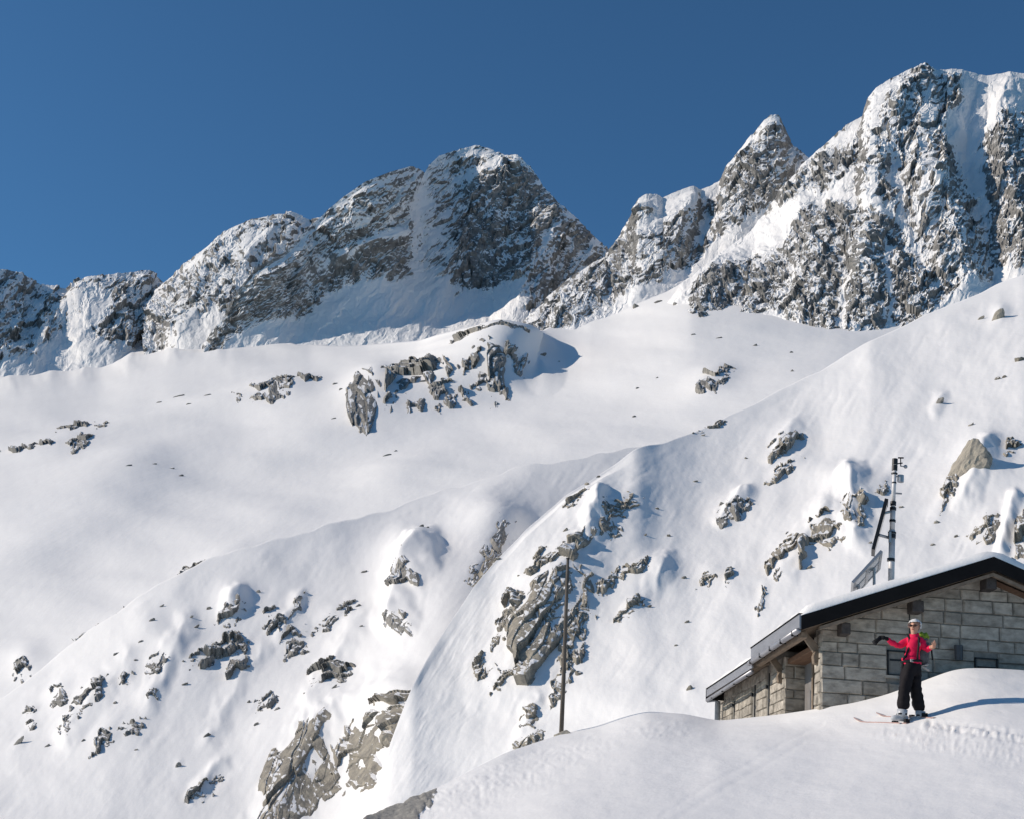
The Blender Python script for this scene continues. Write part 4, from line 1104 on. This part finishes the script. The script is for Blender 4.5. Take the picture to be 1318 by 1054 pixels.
hp(MB().box(EX + .05, EX + .17, YE + .3, YR1 - .1, roof_z(EX) - .10, roof_z(EX) - .0), 'eaves_beam', 'wood', roof)
low = hp(roof_prism(MB(), EX + .03, .02, .22, YR1 + .005, YR2, -.17), 'lower_roof', 'wood')
hp(MB().box(EX - .01, EX + .025, YR1 + .005, YR2, roof_z(EX) - .13, roof_z(EX) + .06), 'eaves_fascia', 'zinc', low)
hp(MB().box(EX - .03, EX + .06, YR1 + .005, YR2, roof_z(EX) + .062, roof_z(EX) + .085), 'eaves_trim', 'fascia', low)
hp(MB().box(EX - .02, RX, YR2, YR2 + .035, roof_z(EX) - .2, roof_z(EX) + .05), 'end_fascia', 'fascia', low)
gut2 = hp(MB().tube([(EX + .02, YR1 + .15, roof_z(EX) - .2), (EX + .02, YR2, roof_z(EX) - .22)], .05, 10), 'gutter', 'zinc', low, True)
for k in range(4):
    y = YR1 + .6 + k * 1.7
    hp(MB().box(EX - .04, EX + .06, y, y + .03, roof_z(EX) - .265, roof_z(EX) - .24), 'gutter_hook', 'blackmetal', gut2)
hp(MB().box(X0 - .10, X0 + .03, YR1, YF, EZ - .12, EZ - .02), 'wall_plate', 'wood', low)
hp(MB().tube([(EX + .04, YR2 + .1, roof_z(EX) - .2), (X0 - .16, YR2 + .12, 3.95), (X0 - .16, YR2 + .12, WB)], .075, 12), 'downpipe', 'shutblue', None or low, True)
# snow on the roof
def snow_slab(name, x_e, base, thick, y0, y1, parent, seed, dz=0):
    nx, ny = 46, 60
    xr = 2 * RX - x_e
    top = np.zeros((ny, nx, 3))
    for side, (xa, xb) in enumerate(((x_e, xr),)):
        xs_ = np.linspace(xa, xb, nx); ys_ = np.linspace(y0, y1, ny)
        Xg, Yg = np.meshgrid(xs_, ys_)
        z = RZ - PITCHR * np.sqrt((Xg - RX) ** 2 + .03) + base + dz
        ed = np.minimum.reduce([(Xg - xa) / .14, (xb - Xg) / .14, (Yg - y0) / .14, (y1 - Yg) / .3]); ed = np.clip(ed, 0, 1)
        t = thick * (0.02 + .98 * np.sqrt(1 - (1 - ed) ** 2)) * (1 + .25 * fbm(Xg * 1.1, Yg * 1.1, 3, seed) + .12 * fbm(Xg * 7, Yg * 7, 2, seed + 3))
        top = np.stack([Xg, Yg, z + t], -1)
        skirt = top.copy(); skirt[..., 2] = z - .01
    G = np.concatenate([skirt[:1], top, skirt[-1:]], 0)
    G = np.concatenate([np.concatenate([skirt[:1, :1], skirt[:, :1], skirt[-1:, :1]], 0), G, np.concatenate([skirt[:1, -1:], skirt[:, -1:], skirt[-1:, -1:]], 0)], 1)
    me = grid_mesh(name, G[::-1]); me.transform(Matrix.Translation((-X0, -Y0, -WB)))
    return link(name, me, 'roofsnow', parent)
snow_slab('roof_snow', EX - .02, .285, .15, YE + .01, YR1, roof, 3)
snow_slab('roof_snow', EX + .02, .10, .12, YR1 + .02, YR2, low, 4)
# purlin ends under the gable roof
for x, wd in ((6.62, .17), (8.0, .22), (RX, .2)):
    zt = roof_z(x) - .115
    hp(MB().box(x - wd / 2, x + wd / 2, YE + .17, Y0 + .1, zt - .22, zt).bevel(.012), 'purlin_end', 'beam', roof)
hp(MB().prism([(RX + .12, RZ - .05 - .02), (XR, EZ - .02), (XR, EZ - .13), (RX + .12, RZ - .18)], 'y', Y0 - .055, Y0 - .03), 'barge_board', 'woodred', roof)
# carved brackets holding the eaves
def bracket(y):
    b = MB().prism([(X0 + .03, 3.62), (X0 - .10, 3.64), (X0 - .12, 3.78), (X0 - .08, 3.88), (X0 + .03, 3.90)], 'y', y, y + .16)
    o = hp(b.bevel(.012), 'eaves_bracket', 'wood')
    hp(MB().prism([(X0 - .02, 3.86), (X0 + .03, 3.96), (EX + .17, 4.30), (EX + .06, 4.30), (X0 - .1, 3.86)], 'y', y + .03, y + .13), 'strut', 'wood', o)
bracket(Y0 + .12); bracket(YP + .12)

# ------------------------------------------------------------------ weather mast and solar panels on the roof
mb_, mt_ = at_y(1146, 740, 30.0), at_y(1152, 590, 30.0)
mz = roof_z(mb_.x) + .30
mast = empty('weather_mast', (mb_.x, mb_.y, mz))
tagged(mast, 'white weather mast with black bands rising behind the hut roof', 'mast')
def mp_(mb, name, mat, parent=mast, smooth=False):
    o = mb.build(name, mat, None, smooth); o.data.transform(Matrix.Translation(-mast.location)); o.parent = parent; return o
ax = (mt_ - mb_)
def mpt(f): return mb_ + ax * f
foot = Vector((mb_.x, mb_.y, mz - .05))
mp_(MB().tube([foot, mpt(.38)], .068, 16), 'lower_tube', 'whitepole', smooth=True)
mp_(MB().tube([mpt(.38), mpt(.58)], .056, 16), 'middle_tube', 'whitepole', smooth=True)
mp_(MB().tube([mpt(.58), mpt(.97)], .044, 16), 'upper_tube', 'whitepole', smooth=True)
for f, h_, r_ in ((.13, .025, .085), (.33, .035, .085), (.36, .012, .09), (.46, .02, .07), (.565, .025, .07), (.61, .035, .064), (.79, .012, .052), (.87, .01, .07), (.92, .045, .062), (.975, .05, .062)):
    mp_(MB().tube([mpt(f - h_ / 2), mpt(f + h_ / 2)], r_, 14), 'band', 'blackmetal')
arm = mp_(MB().tube([mpt(.955), mpt(.96) + Vector((.17, 0, .02))], .014, 8).tube([mpt(.96) + Vector((.13, 0, -.06)), mpt(.96) + Vector((.13, 0, .13))], .012, 8).tube([mpt(1.0) + Vector((.07, 0, .03)), mpt(1.0) + Vector((.19, 0, .035))], .018, 8), 'anemometer', 'blackmetal')
mp_(MB().ball(mpt(.93) + Vector((.24, 0, .02)), .045, 2).tube([mpt(.94) + Vector((.13, 0, 0)), mpt(.93) + Vector((.24, 0, .02))], .012, 6), 'cup', 'alu', arm, True)
mp_(MB().tube([mpt(.845) + Vector((.02, 0, 0)), mpt(.85) + Vector((.16, 0, 0))], .016, 8).tube([mpt(.80) + Vector((.14, 0, 0)), mpt(.86) + Vector((.14, 0, 0))], .07, 12), 'radiation_shield', 'alu')
mp_(MB().tube([mpt(.70) + Vector((.03, 0, 0)), mpt(.70) + Vector((.18, 0, 0))], .02, 8), 'side_sensor', 'alu')
# tall dark panel seen nearly from its edge
def panel(name, px0, px1, Yd, thick, width, label, cells, div):
    """px0 = lower edge, px1 = upper edge of the side nearest the camera"""
    a, b = at_y(*px0, Yd), at_y(*px1, Yd)
    up = b - a; L = up.length; up.normalize()
    return a, up, L
def oriented(a, ex, ey, ez):
    return Matrix(((ex.x, ey.x, ez.x, a.x), (ex.y, ey.y, ez.y, a.y), (ex.z, ey.z, ez.z, a.z), (0, 0, 0, 1)))
a_, b_ = at_y(1124, 706, 29.8), at_y(1141, 642, 29.8)
up = (b_ - a_).normalized(); Lp = (b_ - a_).length
sd = a_.normalized(); sd = (sd - up * sd.dot(up)).normalized(); nrm = sd.cross(up).normalized(); sd = (sd + nrm * .06).normalized(); nrm = sd.cross(up).normalized()
mw = oriented(a_, sd, up, nrm)
pn = empty('solar_panel', a_); tagged(pn, 'black solar panel seen nearly edge-on left of the weather mast', 'solar panel')
def pp_(mb, name, mat, root):
    o = mb.build(name, mat); o.data.transform(Matrix.Translation(-root.location)); o.parent = root; return o
dirn = 1 if sd.y > 0 else -1
pp_(MB().box(0, .55 * dirn, 0, Lp, -.03, .03, mw), 'cell_plate', 'panel', pn)
fr = MB()
fr.box(-.012 * dirn, .0, -.012, Lp + .012, -.038, .038, mw); fr.box(0, .55 * dirn, -.012, -.0005, -.038, .038, mw); fr.box(0, .55 * dirn, Lp + .0005, Lp + .012, -.038, .038, mw)
pp_(fr, 'frame', 'blackmetal', pn)
q1, q2 = at_y(1131, 688, 29.85), at_y(1146, 692, 29.99)
pp_(MB().tube([q1, q2], .035, 8).box(q2.x - .06, q2.x - .01, q2.y - .12, q2.y - .06, q2.z - .12, q2.z + .12), 'mount_arm', 'alu', pn)
q1, q2 = at_y(1138, 660, 29.85), at_y(1146, 658, 29.99)
pp_(MB().tube([q1, q2], .03, 8), 'mount_arm', 'alu', pn)
# low tilted panel with a white frame
pa, pb, pc, pd = at_y(1099, 748, 29.3), at_y(1133, 711, 29.3), at_y(1144, 721, 30.2), at_y(1112, 752, 30.2)
ex_ = (pb - pa); Lx = ex_.length; ex_.normalize(); ey_ = (pd - pa); ey_ = (ey_ - ex_ * ey_.dot(ex_)); Ly = ey_.length; ey_.normalize(); ez_ = ex_.cross(ey_)
if ez_.z < 0: pass
mw2 = oriented(pa, ex_, ey_, ez_)
p2 = empty('solar_panel', pa); tagged(p2, 'pale blue framed solar panel lying tilted on the roof left of the mast foot', 'solar panel')
for i_ in range(2):
    for j_ in range(2):
        g = .045
        pp_(MB().box(Lx * i_ / 2 + g, Lx * (i_ + 1) / 2 - g, Ly * j_ / 2 + g, Ly * (j_ + 1) / 2 - g, -.02, .02, mw2), 'cell_plate', 'panelglass', p2)
fr = MB()
for t in (0, .5, 1):
    fr.box(Lx * t - .044, Lx * t + .044, -.04, Ly + .04, -.03, .03, mw2)
for t in (0, .5, 1):
    for i_ in range(2): fr.box(Lx * i_ / 2 + .0445, Lx * (i_ + 1) / 2 - .0445, Ly * t - .044, Ly * t + .044, -.028, .028, mw2)
pp_(fr, 'frame', 'alu', p2)
lg = MB()
for t in (.2, .8):
    q = pa + ex_ * Lx * t + ey_ * Ly * .5
    lg.tube([q, Vector((q.x, q.y, roof_z(q.x) + .25))], .03, 6)
pp_(lg, 'stand', 'alu', p2)

# ------------------------------------------------------------------ pole on the snow edge
p0, p1 = at_y(722.5, 952, 30.0), at_y(731, 719, 30.0)
pole = empty('marker_pole', p0); tagged(pole, 'tall thin weathered pole standing at the left end of the near snow', 'pole')
m_ = MB().tube([p0 - Vector((0, 0, .5)), p0 + (p1 - p0) * .34, p0 + (p1 - p0) * .345, p0 + (p1 - p0) * .75, p1], [.050, .045, .043, .038, .030], 12)
o = m_.build('shaft', 'polewood', None, True); o.data.transform(Matrix.Translation(-p0)); o.parent = pole
o = MB().tube([p1, p1 + Vector((0, 0, .02))], .045, 10).build('cap', 'blackmetal'); o.data.transform(Matrix.Translation(-p0)); o.parent = pole

# ------------------------------------------------------------------ the skier
M['jacket'] = plain('red_jacket', (0.74, 0.016, 0.075), 0.65, 0, 12, 0.2, 0.006)
M['trousers'] = plain('black_trousers', (0.012, 0.010, 0.012), 0.7, 0, 10, 0.3, 0.008)
M['skin'] = plain('skin', (0.52, 0.27, 0.18), 0.55, 0, 10, 0.08)
M['glove'] = plain('black_glove', (0.012, 0.012, 0.013), 0.7, 0, 20, 0.2, 0.004)
M['boot'] = plain('ski_boot', (0.42, 0.43, 0.45), 0.35, 0, 10, 0.25)
M['hat'] = plain('white_wool', (0.72, 0.70, 0.68), 0.9, 0, 30, 0.15, 0.006)
M['lens'] = plain('dark_lens', (0.05, 0.02, 0.012), 0.1, 0.2, 8, 0.2)
M['pack'] = plain('grey_pack', (0.11, 0.115, 0.125), 0.7, 0, 14, 0.5, 0.006)
M['green'] = plain('green_fabric', (0.20, 0.30, 0.035), 0.75, 0, 20, 0.4, 0.006)
M['webbing'] = plain('black_webbing', (0.018, 0.018, 0.02), 0.7, 0, 20, 0.2)
M['grey_belt'] = plain('grey_belt', (0.33, 0.32, 0.31), 0.6, 0, 12, 0.2)
M['ski'] = plain('white_ski', (0.62, 0.58, 0.57), 0.3, 0, 6, 0.15)
M['skiedge'] = plain('ski_edge', (0.40, 0.25, 0.22), 0.35, 0, 6, 0.2)
M['lip'] = plain('lips', (0.35, 0.07, 0.06), 0.5)
YS = 23.7
SK = at_y(1173, 925, YS)                                           # between the boots
def J(x, y, dy=0.0):
    return at_y(x, y, YS + dy) - SK
JT = {
    'pelvis': (J(1173, 857), .135), 'waist': (J(1173.5, 846), .122), 'chest': (J(1175.5, 833), .138), 'upper': (J(1176.5, 824), .118), 'neck': (J(1177, 817.5), .058), 'chin': (J(1176.3, 812.5, -.02), .052),
    'head': (J(1177.3, 805.5), .090), 'crown': (J(1178.3, 799.5, .01), .070),
    'shR': (J(1169, 824.5, .06), .074), 'elR': (J(1154, 830.5, .03), .055), 'wrR': (J(1142, 822, -.03), .041), 'haR': (J(1138.5, 820.5, -.04), .039),
    'shL': (J(1185, 825, -.05), .078), 'elL': (J(1193.5, 836.5, -.09), .060), 'wrL': (J(1198.5, 833.5, -.22), .042), 'haL': (J(1200, 832, -.245), .034),
    'hipR': (J(1168.5, 863, -.05), .125), 'knR': (J(1164, 889, -.07), .100), 'anR': (J(1161.5, 915, -.03), .106),
    'hipL': (J(1178, 863, .05), .128), 'knL': (J(1178.5, 889, .04), .103), 'anL': (J(1184.5, 917, .07), .112),
}
EDG = [('pelvis', 'waist'), ('waist', 'chest'), ('chest', 'upper'), ('upper', 'neck'), ('neck', 'chin'), ('chin', 'head'), ('head', 'crown'),
       ('upper', 'shR'), ('shR', 'elR'), ('elR', 'wrR'), ('wrR', 'haR'), ('upper', 'shL'), ('shL', 'elL'), ('elL', 'wrL'), ('wrL', 'haL'),
       ('pelvis', 'hipR'), ('hipR', 'knR'), ('knR', 'anR'), ('pelvis', 'hipL'), ('hipL', 'knL'), ('knL', 'anL')]
def skinned(name, joints, edges, root, sub=2, squash=None):
    ks = list(joints); me = bpy.data.meshes.new(name)
    me.from_pydata([joints[k][0] for k in ks], [(ks.index(a), ks.index(b)) for a, b in edges], [])
    o = bpy.data.objects.new(name, me); COL.objects.link(o)
    sk = o.modifiers.new('skin', 'SKIN')
    lay = me.skin_vertices[0].data
    for k, nm in enumerate(ks):
        r = joints[nm][1]; lay[k].radius = (r, r) if not isinstance(r, tuple) else r
        lay[k].use_root = nm == root
    sk.use_smooth_shade = True
    sb = o.modifiers.new('sub', 'SUBSURF'); sb.levels = sub
    dg = bpy.context.evaluated_depsgraph_get(); dg.update()
    ev = o.evaluated_get(dg)
    m2 = bpy.data.meshes.new_from_object(ev)
    bpy.data.objects.remove(o); bpy.data.meshes.remove(me)
    m2.polygons.foreach_set('use_smooth', [True] * len(m2.polygons))
    return m2
bme = skinned('person', JT, EDG, 'pelvis')
bme.materials.clear()
for nm in ('trousers', 'jacket', 'skin', 'glove'): bme.materials.append(M[nm])
nz_, wz = JT['neck'][0].z + .005, JT['pelvis'][0].z + .055
for p in bme.polygons:
    c = p.center
    if c.z > nz_ and abs(c.x - JT['head'][0].x) < .16: p.material_index = 2
    elif (c - JT['haL'][0]).length < (c - JT['elL'][0]).length * .33: p.material_index = 2
    elif (c - JT['haR'][0]).length < (c - JT['elR'][0]).length * .36: p.material_index = 3
    elif c.z > wz: p.material_index = 1
    else: p.material_index = 0
# cloth folds
cs = np.zeros(len(bme.vertices) * 3); bme.vertices.foreach_get('co', cs); cs = cs.reshape(-1, 3)
ns_ = np.zeros(len(bme.vertices) * 3); bme.vertices.foreach_get('normal', ns_); ns_ = ns_.reshape(-1, 3)
fold = .022 * fbm(cs[:, 0] * 8 + cs[:, 1] * 5, cs[:, 2] * 13, 3, 91) * (cs[:, 2] < JT['upper'][0].z)
cs = cs + ns_ * fold[:, None]; bme.vertices.foreach_set('co', cs.ravel()); bme.update()
person = link('person', bme); person.location = SK
tagged(person, 'skier in red jacket and black trousers with one arm stretched out', 'person')
def pc_(mb, name, mat, smooth=True, parent=person):
    return mb.build(name, mat, parent, smooth)
hc = JT['head'][0]; fd = Vector((-.60, -.79, -.08)).normalized()       # where the face looks
sdv = Vector((0, 0, 1)).cross(fd).normalized()
# light wool hat over the ears, uneven like fluff
ht = MB(); ht.ball((0, 0, 0), .113, 4, (1.0, 1.0, .95))
vv = np.array([v.co[:] for v in ht.bm.verts])
nn_ = fbm(vv[:, 0] * 26 + vv[:, 1] * 9, vv[:, 2] * 26 - vv[:, 1] * 14, 3, 7)
kill = []
for v, n_ in zip(ht.bm.verts, nn_):
    v.co *= 1 + .10 * n_
    if v.co.normalized().dot(fd) > .22 and v.co.z < .04 or v.co.z < -.06 - .03 * n_: kill.append(v)
bmesh.ops.delete(ht.bm, geom=kill, context='VERTS')
bmesh.ops.translate(ht.bm, verts=ht.bm.verts, vec=hc + Vector((.006, .012, .018)))
pc_(ht, 'hat', 'hat')
gl = MB()
for sg in (-1, 1): gl.ball(hc + fd * .093 + sdv * (.036 * sg) + Vector((0, 0, .008)), .03, 2, (1, .8, .75))
gl.tube([hc + fd * .088 - sdv * .085 + Vector((0, 0, .012)), hc + fd * .108, hc + fd * .088 + sdv * .085 + Vector((0, 0, .012))], .007, 6)
pc_(gl, 'sunglasses', 'lens')
pc_(MB().ball(hc + fd * .103 + Vector((0, 0, -.024)), .016, 2, (1, 1, 1.3)), 'nose', 'skin')
pc_(MB().ball(hc + fd * .092 + Vector((0, 0, -.056)), .016, 2, (1.5, 1, .5)), 'mouth', 'lip')
# collar
nk = JT['neck'][0]
col_ = MB()
col_.tube([nk + Vector((0, 0, -.05)), nk + Vector((0, 0, .015)), nk + Vector((-.004, -.005, .035))], [.10, .082, .078], 14, False)
pc_(col_, 'collar', 'jacket')
# jacket hem drawn in at the hips, open pocket flaps
pvv = JT['pelvis'][0]
hem = MB()
rings_ = []
for zz, rx_, ry_ in ((.13, .150, .142), (.075, .163, .155), (.03, .158, .150)):
    rings_.append([hem.bm.verts.new((pvv.x + (rx_ + .007 * math.sin(5 * t + zz * 40)) * math.cos(t), pvv.y + (ry_ + .007 * math.sin(7 * t)) * math.sin(t), pvv.z + zz + .012 * math.sin(3 * t))) for t in [6.2832 * k / 28 for k in range(28)]])
for A_, B_ in zip(rings_[:-1], rings_[1:]):
    for q in range(28): hem.bm.faces.new([A_[q], A_[(q + 1) % 28], B_[(q + 1) % 28], B_[q]])
pc_(hem, 'jacket_hem', 'jacket')
# fingers of the bare hand and of the gloved hand
def hand(root_j, d, name, mat, curl):
    h0 = JT[root_j][0]; d = d.normalized(); s_ = d.orthogonal().normalized(); u_ = d.cross(s_)
    mb = MB()
    mb.ball(h0 + d * .02, .042, 2, (1, .9, .9))
    for k in range(4):
        b0 = h0 + d * .045 + s_ * (.024 * (k - 1.5)); L = (.062, .072, .068, .052)[k]
        m1 = b0 + d * L * .5 - u_ * curl * .012; m2 = m1 + d * L * .35 - u_ * curl * .03
        mb.tube([b0 - d * .02, b0, m1, m2], [.012, .0115, .0105, .008], 7)
    t0 = h0 + s_ * .035; mb.tube([h0 + d * .0, t0 + d * .015, t0 + d * .05 + s_ * .012], [.015, .013, .009], 7)
    return pc_(mb, name, mat)
hand('haL', Vector((.35, -.75, .1)), 'hand', 'skin', 2.0)
hand('haR', Vector((-.9, -.2, .1)), 'gloved_hand', 'glove', 1.0)
# waist belt, chest straps, zip
wv = JT['waist'][0]; pv = JT['pelvis'][0]
bz = pv.z + .075
bel = MB()
ring = [Vector((pv.x + .160 * math.cos(t), pv.y + .154 * math.sin(t), bz + .015 * math.cos(t))) for t in [6.2832 * k / 20 for k in range(21)]]
bel.tube(ring, .024, 6)
pc_(bel, 'hip_belt', 'webbing')
pc_(MB().box(-.035, .035, -.012, .012, -.025, .025, Matrix.Translation((pv.x - .03, pv.y - .158, bz)) @ Matrix.Rotation(.2, 4, 'Z')).bevel(.006), 'buckle', 'grey_belt', False)
for sx_, dy_ in ((.045, -.150), (-.095, -.07)):
    st = MB().tube([JT['upper'][0] + Vector((sx_ * 1.1, .03, .105)), JT['upper'][0] + Vector((sx_, dy_ + .015, .02)), JT['chest'][0] + Vector((sx_ * .9, dy_ - .012, .0)), wv + Vector((sx_ * 1.2, dy_ - .0, .02)), pv + Vector((sx_ * 1.6, dy_ + .02, .09))], .019, 6)
    pc_(st, 'shoulder_strap', 'webbing')
pc_(MB().ball(JT['chest'][0] + Vector((.06, -.155, .04)), .02, 2, (.9, .7, 1.8)), 'strap_pocket', 'grey_belt')
pc_(MB().ball(pv + Vector((-.16, -.05, -.02)), .035, 2, (.8, .8, 2.2)), 'hip_pocket', 'webbing')
# boots
for nm, tx, dy_ in (('anR', -1, -.03), ('anL', -1, .07)):
    a = JT[nm][0]
    bt = MB()
    bt.tube([a + Vector((0, 0, .03)), a + Vector((-.005, 0, -.05)), a + Vector((-.015, 0, -.10))], [.088, .082, .075], 12)
    bt.tube([a + Vector((.085, .01, -.115)), a + Vector((.0, 0, -.10)), a + Vector((-.12, -.02, -.115)), a + Vector((-.19, -.03, -.125))], [.048, .066, .05, .034], 10)
    ob = pc_(bt, 'boot', 'boot')
    pc_(MB().box(-.07, .07, -.078, .078, -.012, .012, Matrix.Translation(a + Vector((-.01, 0, -.045)))).bevel(.005), 'boot_strap', 'webbing', False, ob)
# backpack on her back, green jacket tucked on top
bp0 = SK + JT['chest'][0] + Vector((.15, .14, -.06))
pack = empty('backpack', bp0); tagged(pack, 'grey and black backpack on the skier with green fabric at its top', 'backpack')
rotp = Matrix.Rotation(-.55, 4, 'Z')
o = MB().box(-.15, .15, -.09, .10, -.23, .22, rotp).bevel(.05, 2).build('bag', 'pack', pack, True)
MB().ball(rotp @ Vector((0, .02, .24)), .12, 3, (1.2, .8, .5)).build('lid', 'pack', pack, True)
gm = MB().ball((.05, -.01, .285), .085, 3, (1.35, .9, .75))
for v in gm.bm.verts: v.co += Vector((0, 0, .03)) * math.sin(v.co.x * 70) * .6
gm.build('green_fabric', 'green', pack, True)
MB().tube([(.10, -.10, -.20), (-.02, -.13, -.235), (.12, -.12, -.30)], .022, 6).build('waist_strap', 'grey_belt', pack)
MB().tube([(.17, -.08, .12), (.185, -.10, -.12)], .014, 6).build('side_strap', 'webbing', pack)
# the glove she took off hangs from her gloved hand
g0 = SK + J(1131.5, 821.5, -.06)
gv = empty('glove', g0); tagged(gv, 'loose black glove held out in the skier\'s gloved hand', 'glove')
dv = (J(1126, 826.5, -.08) - J(1131.5, 821.5, -.06))
MB().tube([Vector((.03, .02, .01)), dv * .35, dv], [.03, .036, .042], 10).build('cuff', 'glove', gv, True)
MB().tube([dv * .98, dv * 1.12], [.047, .05], 10).build('hem', 'webbing', gv, True)
# skis pointing left, lying on the snow
AQ = A.Q[(A.Y < 1010) & (A.X > 1050)]
def snow_z(x, y):
    d = (AQ[:, 0] - x) ** 2 + (AQ[:, 1] - y) ** 2
    k = np.argpartition(d, 6)[:6]; w_ = 1 / (d[k] + 1e-4)
    return float((AQ[k, 2] * w_).sum() / w_.sum())
def ski(px_tip, dy, foot, lab):
    t = Vector(A.look(*px_tip)[0])
    fp = SK + JT[foot][0]; fp.z -= .125
    root = empty('ski', t); tagged(root, lab, 'ski')
    L = 1.68; dirv = Vector((fp.x - t.x, fp.y - t.y, 0)); D0 = dirv.length; dirv.normalize(); sd_ = Vector((-dirv.y, dirv.x, 0))
    n_ = 30; bm = bmesh.new(); rows = []; mids = []
    for k in range(n_):
        f = k / (n_ - 1); x = f * L
        p = t + dirv * x
        wd = (.05 - .012 * math.sin(math.pi * f)) * (min(1, (f * 9) ** .5) if f < .11 else 1)
        zz = snow_z(p.x, p.y) - .004 + .09 * max(0, 1 - f / .14) ** 2
        mids.append(Vector((p.x, p.y, zz)))
    zs_ = [m.z for m in mids]
    zs_ = list(np.convolve(np.pad(zs_, 3, mode='edge'), np.ones(7) / 7, 'valid'))
    for k in range(n_):
        f = k / (n_ - 1); wd = (.05 - .012 * math.sin(math.pi * f)) * (min(1, (f * 9) ** .5) if f < .11 else 1)
        m = Vector((mids[k].x, mids[k].y, zs_[k])) - t
        rows.append([bm.verts.new(m + sd_ * (s1 * max(wd, .004)) + Vector((0, 0, s2 * .008))) for s1, s2 in ((-1, -1), (1, -1), (1, 1), (-1, 1))])
    for A_, B_ in zip(rows[:-1], rows[1:]):
        for q in range(4): bm.faces.new([A_[q], A_[(q + 1) % 4], B_[(q + 1) % 4], B_[q]])
    bm.faces.new(rows[0]); bm.faces.new(rows[-1][::-1])
    bmesh.ops.recalc_face_normals(bm, faces=bm.faces)
    me = bpy.data.meshes.new('ski_body'); bm.to_mesh(me); bm.free()
    me.materials.append(M['ski']); me.materials.append(M['skiedge'])
    for p in me.polygons:
        if abs(p.normal.z) < .5: p.material_index = 1
    link('ski_body', me, None, root)
    mz_ = np.interp(D0, np.linspace(0, L, n_), zs_) - t.z
    mt2 = Matrix.Translation(dirv * D0 + Vector((0, 0, mz_))) @ Matrix.Rotation(math.atan2(dirv.y, dirv.x), 4, 'Z')
    MB().box(-.26, -.18, -.04, .04, .006, .055, mt2).box(.09, .15, -.04, .04, .006, .065, mt2).build('binding', 'webbing', root)
ski((1099, 927), -.25, 'anR', 'nearer ski with its tip showing on the snow left of the skier')
ski((1128, 921), .10, 'anL', 'farther ski half sunk in the snow behind the skier')
